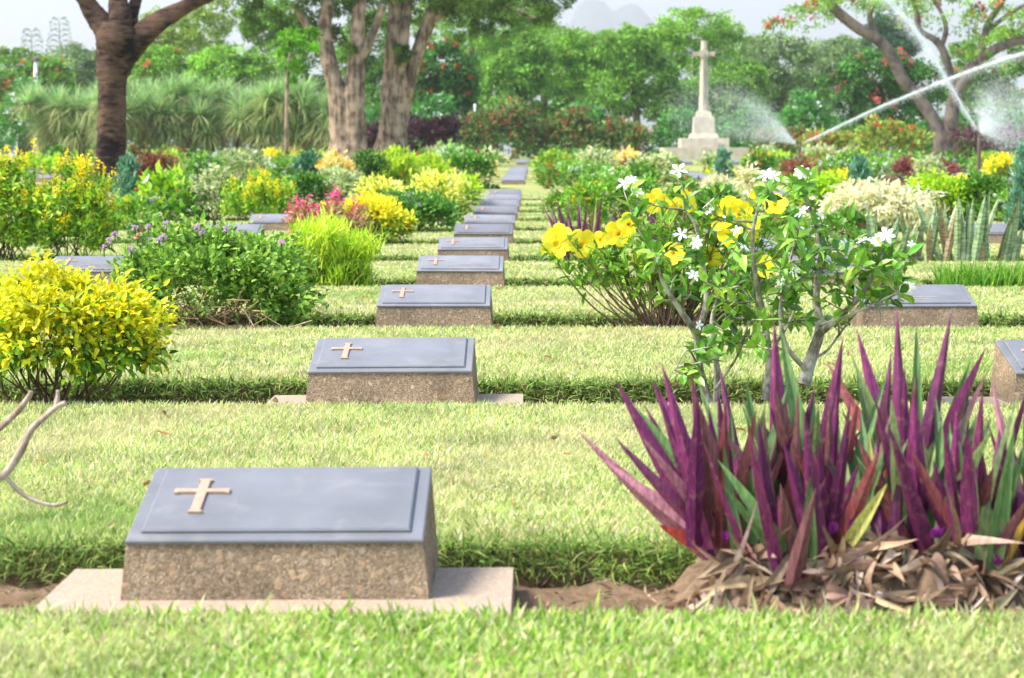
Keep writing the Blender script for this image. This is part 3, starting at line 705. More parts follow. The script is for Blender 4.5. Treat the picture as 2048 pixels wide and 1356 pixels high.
# crumbs of soil and straw along the first beds
for k in (1, 2):
    rng = RNG(40 + k); mb = MB(); Y0 = ROW(k); hw = .25 * Y0 + .3; n = 3200
    x = rng.uniform(-hw, hw, n); y = Y0 + rng.uniform(-.2, BED_B, n)
    p = np.stack([x, y, zsoil(x, y) + .002], -1)
    d = np.stack([rng.normal(0, 1, n), rng.normal(0, 1, n), rng.normal(0, .25, n)], -1)
    leaves(mb, p, d, rng.uniform(.008, .04, n), rng.uniform(.003, .008, n), pick(rng, [(.30, .20, .12, 2), (.45, .35, .22, 2), (.16, .10, .06, 2), (.18, .22, .06, 1)], n, .2), DIAM, bend=.2, rng=rng, roll=1.5)
    tag(mb.build('bed_litter', M_dry), 'straw and leaf crumbs lying in the soil of bed ' + ORD[k - 1], 'litter', kind='stuff')

# ---- shrub builder used for every rounded bush
def shrub(name, label, px0, px1, ytop, Y, kind, seed, group=None, cat='shrub', base_gap=.0, n=None, hgt=None, depth=None, extra=None):
    rng = RNG(seed); K = KINDS[kind]
    gx0, gx1 = GX(px0, Y), GX(px1, Y); w_ = gx1 - gx0; cx = (gx0 + gx1) / 2
    g = Tz(Y) - .06
    h = hgt or (P(1024, ytop, Y)[2] - g)
    dep = depth or w_ * .8
    root = empty(name, (cx, Y, g)); tag(root, label, cat, group); o = (cx, Y, g)
    mn = .00125 * Y
    L = K.get('L', .05); Wd = K.get('W', .03)
    if L < mn * 2.2: s_ = mn * 2.2 / L; L *= s_; Wd = max(Wd * s_, mn)
    shape = K.get('shape', 'dome'); bare = K.get('bare', .12)
    area = 1.6 * w_ * h + .8 * dep * w_
    n = n or int(np.clip(K.get('cov', 3.2) * area / (L * Wd * .55), 250, K.get('max', 6500)))
    ncl = int(np.clip(10 + 26 * area / max(.12, (L * 3) ** 2 * 6), 12, 160))
    # clump centres through the outer part of the crown
    u = nrm(rng.normal(0, 1, (ncl, 3))); u[:, 2] = np.where(u[:, 2] < -.35, -u[:, 2], u[:, 2])
    rr = rng.uniform(.5, 1.0, ncl) ** .5 * (1 + .13 * np.sin(u[:, 0] * 5 + seed) + .08 * rng.normal(0, 1, ncl))
    if shape == 'dome':
        zc = bare * h + (1 - bare) * h * np.clip(.38 + .62 * u[:, 2] * rr, 0, 1.15)
        fl = K.get('flat', 1.0); xy = u[:, :2] * rr[:, None]
        cpos = np.stack([xy[:, 0] * w_ / 2, xy[:, 1] * dep / 2, zc], -1)
    elif shape == 'upright':
        q = rng.uniform(-1, 1, (ncl, 2)); q *= np.minimum(1, 1 / np.maximum(np.linalg.norm(q, axis=1), 1e-3))[:, None]
        hh = rng.uniform(bare, 1, ncl) ** .8 * (1 - .28 * (q ** 2).sum(1)) * (1 + rng.normal(0, .06, ncl))
        cpos = np.stack([q[:, 0] * w_ / 2 * (.75 + .25 * hh), q[:, 1] * dep / 2, hh * h], -1)
    elif shape == 'cone':
        hh = rng.uniform(0.02, 1, ncl) ** 1.25; ph = rng.uniform(0, 6.28, ncl); R = (1 - hh) ** .75 * rng.uniform(.6, 1, ncl) * (.55 + .45 * np.minimum(1, hh * 5))
        cpos = np.stack([np.cos(ph) * R * w_ / 2, np.sin(ph) * R * dep / 2, hh * h], -1); u = nrm(np.stack([np.cos(ph), np.sin(ph), .8 + 0 * ph], -1))
    elif shape == 'hedge':
        q = rng.uniform(-1, 1, (ncl, 3)); k = rng.integers(0, 3, ncl)
        q[k == 0, 1] = -rng.uniform(.7, 1, (k == 0).sum()); q[k == 1, 2] = rng.uniform(.75, 1, (k == 1).sum())
        cpos = np.stack([q[:, 0] * w_ / 2, q[:, 1] * dep / 2, (q[:, 2] * .5 + .5) * h * (1 + .07 * np.sin(q[:, 0] * 9 + seed) + .05 * rng.normal(0, 1, ncl))], -1)
        u = nrm(np.stack([q[:, 0] * .2, -np.abs(q[:, 1]), q[:, 2] * .5 + .5], -1))
    ci = rng.integers(0, ncl, n)
    spread = K.get('clump', .5) * (area / ncl) ** .5
    lp = cpos[ci] + rng.normal(0, 1, (n, 3)) * spread * [1, 1, .75]
    lp[:, 2] = np.clip(lp[:, 2], .02, None)
    hz = np.clip(lp[:, 2] / h, 0, 1.1)
    out = nrm(u[ci] + .5 * nrm(lp - cpos[ci] + 1e-6))
    d = out * K.get('out', .8) + rng.normal(0, K.get('rand', .55), (n, 3)) + np.array([0, 0, K.get('lift', .35)])
    c = pick(rng, K['cols'], n, K.get('jit', .15))
    if 'top' in K:
        t = 1 / (1 + np.exp(-(hz + rng.normal(0, .10, n) + .16 * (np.linalg.norm(lp[:, :2] / [w_ / 2, dep / 2], axis=1) - .8) - K.get('topat', .6)) * 14))
        sel = rng.random(n) < t * K.get('topf', .92)
        c[sel] = pick(rng, K['top'], n, .10)[sel]
    cl = rng.normal(1, .13, ncl)[ci][:, None]; c = np.clip(c * cl * K.get('gain', 1.35), 0.003, .92)
    mb = MB()
    leaves(mb, lp + o, d, L * rng.uniform(.65, 1.25, n), Wd * rng.uniform(.75, 1.2, n), c, {'oval': OVAL, 'diam': DIAM, 'blade': BLADE}[K.get('t', 'oval' if Y < 24 else 'diam')] , bend=K.get('bend', .25) + rng.normal(0, .15, n), rng=rng, roll=K.get('roll', .55))
    mb.build('foliage', K.get('mat', M_leaf), root, o)
    # stems
    if K.get('stems', 1):
        sm = MB(); ns = int(min(ncl, K.get('ns', 30))); si = rng.choice(ncl, ns, replace=False)
        foot = np.stack([rng.normal(0, w_ * K.get('foot', .07), ns), rng.normal(0, dep * .07, ns), np.full(ns, -.02)], -1) + o
        end = cpos[si] * [1, 1, .9] + o
        mid = foot * .55 + end * .45 + rng.normal(0, .05 * w_, (ns, 3)) * [1, 1, 0] + [0, 0, -.05 * h]
        r0 = K.get('sr', .009) * max(.5, min(2.0, w_))
        sticks(sm, foot, mid, r0, r0 * .7, K.get('scol', (.16, .11, .07)), 5); sticks(sm, mid, end, r0 * .7, r0 * .25, K.get('scol', (.16, .11, .07)), 5)
        sm.build('stems', M_wood, root, o)
    # blossoms
    if 'fl' in K:
        fcols, fr, fn, ftype = K['fl']
        fr = max(fr, .0011 * Y)
        fn = int(fn * (w_ * h) / .4) if fn > 0 else -fn
        fn = max(3, min(fn, 130))
        si = rng.integers(0, ncl, fn * 4); cand = cpos[si] + u[si] * spread * .8 + rng.normal(0, spread * .5, (fn * 4, 3))
        score = -cand[:, 1] / dep + cand[:, 2] / h * K.get('ftop', .8) + rng.normal(0, .25, fn * 4)
        cand = cand[np.argsort(-score)[:fn]] + o
        fb = MB()
        for q in cand:
            if ftype == 'spike':
                m = 22; hh = rng.uniform(0, 1, m); pp = q + np.stack([rng.normal(0, fr * .5, m), rng.normal(0, fr * .5, m), hh * fr * 4.2 - fr], -1) * np.array([1, 1, 1]) 
                leaves(fb, pp, rng.normal(0, 1, (m, 3)), fr * .75, fr * .6, pick(rng, fcols, m, .08), DIAM, rng=rng)
            else:
                m = 12 if Y < 30 else 7
                dd = nrm(rng.normal(0, 1, (m, 3)) + [0, -.4, .5])
                leaves(fb, q + dd * fr * .35, dd + rng.normal(0, .5, (m, 3)), fr * .8, fr * .75, pick(rng, fcols, m, .08), DIAM, rng=rng)
        fb.build('blossoms', M_petal, root, o)
    return root, o, cpos, u
YEL = [(.80, .60, .02, 3), (.72, .62, .03, 2), (.62, .60, .05, 1)]
PURP = [(.62, .32, .66, 2), (.74, .46, .74, 1)]
KINDS = {
 'gold': dict(gain=1.0, L=.039, W=.0185, cols=[(.16, .34, .015, 3), (.30, .46, .02, 2), (.09, .20, .012, 2)], top=[(.80, .72, .012, 4), (.72, .70, .02, 3), (.58, .64, .03, 1.5)], topat=.53, topf=.93, bend=.5, lift=.30, bare=.26, cov=4.0, foot=.06, ns=26, scol=(.13, .085, .05), clump=.55),
 'lantana': dict(L=.037, W=.024, cols=[(.14, .27, .03, 4), (.22, .36, .04, 3), (.31, .45, .07, 2.2), (.06, .14, .02, 1.8)], bend=.3, bare=.05, cov=3.6, max=8000, ns=55, foot=.2, sr=.005, scol=(.28, .17, .10)),
 'wispy': dict(L=.075, W=.010, cols=[(.28, .42, .02, 3), (.36, .48, .03, 2), (.18, .32, .02, 2)], top=[(.38, .55, .03, 2), (.50, .56, .04, 1)], t='blade', shape='upright', bend=.1, lift=1.0, out=.5, bare=.03, cov=5, max=11000, fl=([(.75, .45, .03)], .008, 14, 'dot'), sr=.004),
 'galphimia': dict(gain=1.45, L=.066, W=.025, cols=[(.15, .30, .02, 3), (.24, .42, .03, 3), (.08, .17, .015, 1.5), (.38, .50, .04, 1.5)], shape='upright', bare=.2, bend=.25, lift=.45, cov=2.4, clump=.38, fl=([(.95, .70, .01), (.95, .78, .03)], .030, 48, 'spike'), ftop=1.3, ns=22, foot=.17, sr=.009, scol=(.10, .065, .045)),
 'bigleaf': dict(L=.15, W=.085, cols=[(.07, .18, .02, 3), (.11, .26, .02, 2)], top=[(.34, .50, .02, 2), (.22, .42, .02, 2)], topat=.55, bend=.15, lift=.7, cov=2.6, mat=M_gloss, fl=([(.75, .12, .10)], .03, -2, 'dot')),
 'green': dict(L=.055, W=.030, cols=[(.08, .20, .02, 3), (.13, .28, .03, 2), (.05, .12, .015, 1)]),
 'darkgreen': dict(L=.05, W=.03, cols=[(.035, .10, .015, 3), (.06, .16, .02, 2)], top=[(.12, .26, .03)], topat=.85),
 'lime': dict(L=.06, W=.034, cols=[(.14, .32, .015, 3), (.10, .22, .015, 2)], top=[(.32, .50, .02, 3), (.44, .56, .03, 1)], topat=.5),
 'cream': dict(L=.085, W=.045, gain=1.05, cols=[(.78, .74, .42, 4), (.66, .66, .34, 2), (.82, .78, .54, 2)], bend=.6, lift=-.1, cov=3.2),
 'creamgreen': dict(L=.06, W=.03, cols=[(.30, .38, .14, 3), (.5, .52, .26, 2), (.62, .60, .36, 2), (.14, .24, .05, 2)]),
 'goldsmall': dict(L=.05, W=.028, cols=[(.16, .30, .02, 2), (.24, .36, .03, 1)], top=YEL, topat=.5),
 'yellowpale': dict(L=.07, W=.035, cols=[(.12, .26, .03, 2), (.2, .34, .04, 1)], top=[(.85, .72, .10, 3), (.85, .76, .25, 2), (.7, .66, .08, 1)], topat=.38, topf=.8),
 'purpledot': dict(L=.05, W=.032, cols=[(.07, .19, .025, 3), (.11, .27, .03, 2), (.16, .33, .05, 1)], fl=(PURP, .026, 14, 'dot')),
 'whitedot': dict(L=.055, W=.03, cols=[(.14, .30, .03, 2), (.22, .40, .05, 2)], fl=([(.85, .86, .82)], .022, 34, 'dot')),
 'whiteyellow': dict(L=.06, W=.032, cols=[(.14, .30, .03, 2), (.20, .38, .04, 2)], fl=([(.86, .86, .83), (.86, .86, .83), (.86, .86, .83), (.85, .62, .02)], .034, 30, 'dot')),
 'yellowdot': dict(L=.055, W=.028, cols=[(.15, .32, .03, 2), (.24, .40, .04, 2)], fl=([(.85, .60, .02)], .03, 26, 'dot')),
 'reddot': dict(L=.055, W=.03, cols=[(.10, .22, .03, 2), (.17, .30, .04, 2)], fl=([(.70, .05, .06), (.75, .12, .10)], .03, 22, 'dot')),
 'pinkdot': dict(L=.055, W=.03, cols=[(.09, .22, .03, 2), (.16, .30, .05, 2)], fl=([(.80, .22, .28), (.75, .10, .22)], .035, 16, 'dot')),
 'magenta': dict(L=.055, W=.028, cols=[(.30, .20, .09, 2), (.22, .26, .05, 2), (.40, .22, .12, 1)], shape='upright', fl=([(.70, .05, .20), (.84, .18, .30)], .05, 34, 'spike'), ftop=1.2),
 'orangedot': dict(L=.055, W=.03, cols=[(.06, .17, .02, 2), (.11, .25, .03, 2)], fl=([(.85, .25, .04)], .045, 12, 'dot')),
 'maroon': dict(L=.055, W=.03, cols=[(.16, .035, .04, 3), (.25, .06, .06, 2), (.20, .10, .06, 1)]),
 'redbrown': dict(L=.06, W=.032, cols=[(.32, .10, .06, 3), (.22, .08, .05, 2), (.14, .18, .05, 1)]),
 'orangemix': dict(L=.06, W=.03, cols=[(.25, .32, .06, 2), (.45, .40, .08, 2)], top=[(.80, .55, .10, 2), (.80, .62, .30, 2), (.75, .40, .12, 1)], topat=.45),
 'silverfrond': dict(L=.06, W=.014, cols=[(.10, .24, .13, 3), (.16, .32, .20, 2), (.06, .16, .08, 1)], shape='cone', bend=.05, lift=1.0, out=.6, t='blade', cov=4.5),
 'darkfrond': dict(L=.06, W=.016, cols=[(.03, .11, .05, 3), (.06, .17, .08, 2)], shape='upright', bend=.05, lift=1.1, out=.3, t='blade', cov=4.5, bare=.12),
 'clipped': dict(L=.045, W=.028, cols=[(.05, .15, .015, 3), (.08, .20, .02, 2)], shape='hedge', top=[(.12, .28, .03)], topat=.9),
}

# ---- golden shrub in the second bed
r, o, cp, u = shrub('golden_shrub', 'rounded shrub with golden yellow top leaves and bare forking stems in the second bed', -75, 308, 562, ROW(2) + .02, 'gold', 21, 'golden shrubs', depth=.62, n=9000)
# ---- lantana in the third bed with mauve flower heads
r, o, cp, u = shrub('lantana_bush', 'sprawling green bush with mauve flower heads and bare lower twigs in third bed', 222, 606, 468, ROW(3) + .05, 'lantana', 22, depth=.85, n=10000)
rng = RNG(23)
for px, py in ((230, 465), (218, 478), (270, 452), (332, 445), (318, 478), (327, 470), (208, 492), (394, 452), (405, 462), (262, 497), (452, 455), (296, 452), (563, 482), (275, 470)):
    flower_ball('flower_head', r, o, P(px, py + 4, ROW(3) - .30 + rng.normal(0, .06)), .023, rng, PURP if px != 275 else [(.8, .45, .35)])
sm = MB(); n = 110                                             # bare twigs low in front
a = np.stack([rng.uniform(o[0] - .35, o[0] + .35, n), rng.uniform(o[1] - .50, o[1] - .28, n), o[2] + rng.uniform(.02, .22, n)], -1)
b = a + np.stack([rng.normal(0, .13, n), rng.normal(-.02, .05, n), rng.normal(0, .07, n)], -1)
sticks(sm, a, b, .0036, .002, pick(rng, [(.36, .23, .13), (.24, .14, .085), (.48, .34, .21)], n), 4)
sm.build('bare_twigs', M_wood, r, o)
sm = MB(); n = 36                                               # long shoots over the top
si = rng.integers(0, len(cp), n); a = cp[si] + o; b = a + np.stack([rng.normal(0, .06, n), rng.normal(-.03, .05, n), rng.uniform(.03, .12, n)], -1)
sticks(sm, a, b, .002, .001, (.16, .22, .06), 4)
m = n * 7; k = np.repeat(np.arange(n), 7); f = rng.uniform(.3, 1, m)[:, None]
leaves(sm, a[k] * (1 - f) + b[k] * f, rng.normal(0, 1, (m, 3)) + [0, 0, .3], .038, .022, pick(rng, [(.20, .38, .05), (.28, .46, .08)], m), OVAL, bend=.3, rng=rng)
sm.build('shoot_leaves', M_leaf, r, o)
# ---- feathery lime bush, fourth bed
shrub('feathery_bush', 'feathery lime green bush beside a marker in the fourth bed', 556, 748, 452, ROW(4) + .02, 'wispy', 24)
# ---- tall yellow spike shrubs, fifth bed
for i, (a, b, yt) in enumerate(((-90, 90, 322), (60, 232, 330))):
    r, o, cp, u = shrub('spike_flower_shrub', ['tall leafy shrub with yellow flower spikes cut by the picture edge, fifth bed', 'tall yellow spiked shrub in the fifth bed, the one beside the dark trunk'][i], a, b, yt, ROW(5) + .05, 'galphimia', 25 + i, 'tall yellow spiked shrubs', n=3900)
    fb = MB(); rng = RNG(600 + i); sm = MB()
    for px, py in (((14, 305), (32, 310), (68, 292), (53, 318), (5, 340), (86, 345)), ((134, 312), (118, 325), (180, 322), (195, 330), (160, 345), (216, 392), (208, 340), (226, 400)))[i]:
        q = P(px, py, ROW(5) + rng.normal(0, .08)); mm = 34; hh = rng.uniform(0, 1, mm)
        leaves(fb, q + np.stack([rng.normal(0, .019, mm) * (1.2 - hh), rng.normal(0, .019, mm), hh * .15 - .09], -1), rng.normal(0, 1, (mm, 3)), .027, .021, pick(rng, [(.92, .74, .01), (.9, .66, .01)], mm, .06), DIAM, rng=rng)
        bt = q - [rng.normal(0, .02), 0, .30]; sticks(sm, [bt], [q], .004, .002, (.2, .28, .05), 4)
        ll = 20; f = rng.uniform(0, .75, ll)[:, None]; leaves(sm, bt * (1 - f) + q * f, rng.normal(0, 1, (ll, 3)) + [0, 0, .5], .06, .02, pick(rng, [(.34, .54, .05), (.24, .44, .04)], ll), OVAL, bend=.3, rng=rng)
    fb.build('blossoms', M_petal, r, o); sm.build('sprays', M_leaf, r, o)

# ---- white pinwheel-flowered shrub, second bed
Y2 = ROW(2) + .02
c0 = P(1500, 800, Y2); root = (c0[0], Y2, -.07)
t = tag(empty('white_flower_shrub', root), 'open shrub with grey lichened stems, oval leaves and white pinwheel flowers in second bed', 'shrub')
rng = RNG(31)
trunks = [([(1418, 815), (1398, 735, .02), (1393, 672, 0), (1362, 622, -.04), (1330, 572, -.08), (1312, 520, -.1)], (.026, .007)),
          ([(1393, 672), (1412, 610, .05), (1408, 540, .08), (1392, 455, .1), (1370, 420, .1)], (.018, .005)),
          ([(1432, 815, .05), (1434, 740, .07), (1424, 640, .1), (1452, 560, .12), (1470, 500, .12)], (.019, .005)),
          ([(1530, 800, -.04), (1538, 720, -.02), (1528, 640, 0), (1512, 560, -.06), (1505, 470, -.1), (1520, 400, -.1)], (.022, .006)),
          ([(1608, 770), (1622, 715, .02), (1640, 655, .02), (1632, 600, .06), (1640, 530, .08), (1632, 450, .1), (1602, 380, .1)], (.034, .006)),
          ([(1634, 672), (1680, 632, -.05), (1722, 590, -.1), (1752, 540, -.12), (1768, 500, -.12)], (.021, .005)),
          ([(1640, 650), (1700, 630, -.1), (1760, 602, -.16), (1795, 585, -.2)], (.008, .004)),
          ([(1612, 740), (1572, 690, -.06), (1560, 620, -.08), (1572, 560, -.1), (1590, 480, -.1)], (.013, .005)),
          ([(1545, 700), (1580, 640, .1), (1612, 560, .12), (1660, 500, .12)], (.009, .004)),
          ([(1620, 720), (1655, 700, .05), (1700, 640, .05), (1770, 560, .02), (1800, 515, 0)], (.008, .003)),
          ([(1430, 780), (1480, 700, -.1), (1500, 610, -.12), (1470, 560, -.14)], (.007, .003)),
          ([(1398, 735), (1375, 700, -.1), (1350, 740, -.1)], (.006, .003))]
nodes = []
for pts, (ra, rb) in trunks:
    b = MB(); q = PL(pts, Y2); q[0, 2] = max(q[0, 2], -.09)
    tube(b, q, .76 * np.linspace(ra, rb, len(q)) , (.4, .36, .26), 7, n=len(q) * 5, rng=rng, rough=.10)
    b.build('stem', M_bark_lichen, t, root)
    s_ = smooth(q, 24); nodes.append(s_[9:])
nodes = np.concatenate(nodes)
tips = []
fl_px = [(1355, 343), (1272, 388), (1248, 368), (1262, 362), (1530, 352), (1545, 356), (1601, 348), (1396, 650), (1308, 510), (1391, 487), (1600, 425), (1632, 433), (1604, 464), (1586, 545), (1572, 573), (1750, 478), (1768, 472), (1722, 482), (1737, 486), (1818, 491), (1813, 575), (1484, 495), (1386, 551), (1416, 424), (1650, 548), (1558, 560), (1415, 408), (1470, 462), (1690, 495), (1360, 470)]
for (px, py) in fl_px: tips.append(P(px, py + 14, Y2 + rng.normal(-.06, .10)))
env = [(1300, 420), (1350, 380), (1420, 390), (1470, 400), (1540, 385), (1600, 370), (1650, 430), (1700, 480), (1780, 500), (1800, 530), (1760, 580), (1680, 560), (1620, 500), (1570, 470), (1510, 440), (1450, 450), (1400, 470), (1350, 450), (1320, 480), (1340, 560), (1420, 560), (1480, 540), (1540, 520), (1500, 600), (1450, 620), (1530, 640), (1580, 600), (1650, 600), (1700, 530), (1730, 560), (1300, 500), (1380, 520), (1560, 540), (1470, 480), (1600, 560), (1640, 470), (1760, 530), (1400, 700), (1385, 740), (1465, 680), (1560, 700), (1650, 640), (1510, 520), (1420, 480), (1800, 560)]
for (px, py) in [e_ for e_ in env if not (1270 < e_[0] < 1505 and e_[1] < 490)] + [(a + rng.normal(0, 22), b + rng.normal(0, 20)) for a, b in [e_ for e_ in env[:14] + env[22:40] if not (1270 < e_[0] < 1505 and e_[1] < 490)] + [e_ for e_ in env if e_[0] > 1540 or e_[1] > 520]]: tips.append(P(px, py, Y2 + rng.normal(0, .15)))
tips = np.array(tips)
tw = MB(); lf = MB()
for q in tips:
    dd = np.linalg.norm(nodes - q, axis=1) + 1.1 * np.clip(nodes[:, 2] - q[2] + .03, 0, None)
    a = nodes[np.argmin(dd)]
    mid = (a + q) / 2 + rng.normal(0, .012, 3) + [0, 0, -.01]
    tube(tw, [a, mid, q], [.0042, .003, .0018], (.26, .22, .15), 4, n=6)
    Ls = np.linalg.norm(q - a); m = int(np.clip(4 + Ls / .026, 5, 11))
    f = np.linspace(max(.15, 1 - .20 / max(Ls, .01)), 1, m)[:, None]
    pp = a * (1 - f) ** 2 + 2 * mid * f * (1 - f) + q * f ** 2
    ax = nrm(q - a); sd_ = nrm(np.cross(ax, rng.normal(0, 1, 3)))
    side = np.where(np.arange(m) % 2 == 0, 1, -1)[:, None] * np.where((np.arange(m) // 2) % 2 == 0, 1, 0)[:, None] * sd_ + np.where((np.arange(m) // 2) % 2 == 1, 1, 0)[:, None] * np.where(np.arange(m) % 2 == 0, 1, -1)[:, None] * np.cross(ax, sd_)
    leaves(lf, pp, side + ax * .55 + rng.normal(0, .25, (m, 3)) + [0, 0, .15], rng.uniform(.045, .08, m), rng.uniform(.024, .038, m), pick(rng, [(.11, .28, .025, 3), (.18, .39, .035, 3), (.32, .52, .06, 1.8), (.06, .16, .02, .8)], m, .14), OVAL, bend=rng.normal(.15, .2, m), rng=rng)
tw.build('sprays', M_bark_lichen, t, root); lf.build('foliage', M_gloss, t, root)
for j, (px, py) in enumerate(fl_px):
    flower_pinwheel('flower', t, root, tips[j] + np.array([0, -.05, .03]), .033 * (1.0, .78, .92, .6)[j % 4], RNG(700 + j))

# ---- yellow trumpet shrub, third bed
Y3 = ROW(3) - .03
c0 = P(1335, 650, Y3); root = (c0[0], Y3, -.07)
t = tag(empty('yellow_trumpet_shrub', root), 'spreading shrub with large yellow trumpet flowers fanning from one foot in third bed', 'shrub')
rng = RNG(33)
fl = [(1112, 487, .062), (1163, 486, .058), (1118, 470, .05), (1236, 466, .055), (1257, 447, .045), (1312, 402, .05), (1372, 402, .05), (1345, 412, .04), (1452, 420, .062), (1478, 426, .058), (1462, 468, .055), (1548, 408, .05), (1283, 512, .045), (1345, 505, .048), (1418, 516, .05), (1515, 388, .035), (1525, 530, .045), (1492, 470, .045), (1200, 478, .035), (1440, 440, .05), (1500, 445, .04), (1395, 505, .04)]
ends = [P(a, b + 12, Y3 + rng.normal(-.05, .10)) for a, b, _ in fl]
more = [(1100, 500), (1140, 492), (1190, 492), (1215, 505), (1260, 530), (1290, 470), (1330, 430), (1380, 430), (1420, 410), (1500, 410), (1560, 440), (1590, 460), (1560, 510), (1480, 510), (1420, 470), (1360, 480), (1310, 540), (1350, 580), (1400, 560), (1450, 560), (1520, 580), (1540, 560), (1290, 500), (1230, 480), (1330, 390), (1430, 375), (1280, 430), (1390, 540), (1480, 540), (1320, 470), (1340, 560), (1440, 600), (1500, 620)]
ends += [P(a + rng.normal(0, 8), b + rng.normal(0, 8), Y3 + rng.normal(0, .14)) for a, b in more + more + more]
sm = MB(); lf = MB()
for q in ends:
    foot = P(1335 + rng.normal(0, 22), 652, Y3 + rng.normal(0, .05)); foot[2] = -.07
    mid = foot * .5 + q * .5 + np.array([0, 0, -.03 - .10 * abs(q[0] - foot[0])]) + rng.normal(0, .02, 3)
    tube(sm, [foot, mid, q], [.006, .004, .002], (.20, .12, .075), 5, n=9)
    m = 21; f = rng.uniform(.5, 1.0, m)[:, None] ** .7
    pp = foot * (1 - f) ** 2 + 2 * mid * f * (1 - f) + q * f ** 2
    leaves(lf, pp, rng.normal(0, 1, (m, 3)) + nrm(q - mid) * .7 + [0, 0, .25], rng.uniform(.05, .09, m), rng.uniform(.016, .028, m), pick(rng, [(.13, .32, .02, 3), (.22, .44, .03, 3), (.34, .54, .05, 1.5), (.07, .18, .02, 1)], m, .14), OVAL, bend=rng.normal(.2, .2, m), rng=rng)
sm.build('stems', M_wood, t, root); lf.build('foliage', M_leaf, t, root)
for j, (px, py, r_) in enumerate(fl):
    flower_trumpet('flower', t, root, ends[j] + np.array([0, -.05, .03]), r_ * 1.35, RNG(800 + j), face=None if j > 4 else (rng.normal(0, .25), -1, .15))

# ---- bare pale branch reaching in, its foot outside the frame
Yb = 5.05
root = (P(-190, 1100, 4.9)[0], 4.72, -.07)
t = tag(empty('bare_branch_shrub', root), 'pale leafless forking branch reaching over the lawn beside the golden shrub', 'shrub')
for pts, r0, r1 in (([(-195, 1130, -.35), (-150, 1060, -.2), (-80, 985, -.05), (-30, 966), (8, 950), (40, 905), (62, 860), (92, 832), (116, 812), (132, 806)], .017, .008),
                    ([(-150, 1060, -.2), (-90, 930, -.1), (-35, 885), (4, 852), (36, 822), (58, 792), (62, 782)], .014, .007),
                    ([(112, 815), (115, 798), (116, 780)], .008, .006), ([(8, 950), (30, 975), (52, 993), (84, 1006), (112, 1010), (136, 1003)], .008, .005)):
    b = MB(); q = PL(pts, Yb); tube(b, q, .78 * np.linspace(r0, r1, len(q)), (.45, .38, .28), 8, n=len(q) * 5, rng=RNG(len(pts)), rough=.07); b.build('branch', M_bark_pink, t, root)

# ---- strap grass clump, fourth bed
def strap_clump(name, label, px0, px1, Y, Lm, n, cols, seed, group=None, wid=.010, cat='plant'):
    rng = RNG(seed); x0, x1 = GX(px0, Y), GX(px1, Y); g = Tz(Y) - .05; o = ((x0 + x1) / 2, Y, g)
    r = tag(empty(name, o), label, cat, group); mb = MB()
    p = np.stack([rng.uniform(x0, x1, n), Y + rng.normal(0, .09, n), np.full(n, g)], -1)
    d = np.stack([rng.normal(0, .22, n), rng.normal(0, .22, n), np.ones(n)], -1)
    leaves(mb, p, d, Lm * rng.uniform(.6, 1.15, n), wid * rng.uniform(.7, 1.3, n), pick(rng, cols, n, .15), STRAP, bend=np.abs(rng.normal(.2, .2, n)), rng=rng)
    mb.build('blades', M_leaf, r, o); return r
strap_clump('strap_grass_clump', 'bright green strap leaved clump at the picture edge behind a lettered marker', 1880, 2090, ROW(4) - .02, .235, 950, [(.14, .36, .02, 3), (.22, .46, .04, 2), (.08, .24, .02, 1), (.40, .52, .08, .7)], 41)
# ---- snake plants, fifth bed
def banded():
    m, nt, out = mat('banded sword leaf'); L = nt.links.new
    at = node(nt, 'ShaderNodeAttribute', attribute_name='Col'); tc = node(nt, 'ShaderNodeTexCoord')
    mp = node(nt, 'ShaderNodeMapping'); mp.inputs['Scale'].default_value = (9, 9, 34); L(tc.outputs['Object'], mp.inputs['Vector'])
    nz = node(nt, 'ShaderNodeTexNoise'); nz.inputs['Scale'].default_value = 1.5; nz.inputs['Detail'].default_value = 3; L(mp.outputs[0], nz.inputs['Vector'])
    cr = node(nt, 'ShaderNodeValToRGB'); cr.color_ramp.elements[0].position = .42; cr.color_ramp.elements[1].position = .56
    cr.color_ramp.elements[0].color = (.58, .58, .58, 1); cr.color_ramp.elements[1].color = (1.12, 1.12, 1.12, 1); L(nz.outputs['Fac'], cr.inputs[0])
    mx = node(nt, 'ShaderNodeMix', data_type='RGBA', blend_type='MULTIPLY'); mx.inputs[0].default_value = 1; L(at.outputs['Color'], mx.inputs[6]); L(cr.outputs[0], mx.inputs[7])
    pb = node(nt, 'ShaderNodeBsdfPrincipled'); pb.inputs['Roughness'].default_value = .5; L(mx.outputs[2], pb.inputs['Base Color']); L(pb.outputs[0], out.inputs['Surface']); return m
M_band = banded()
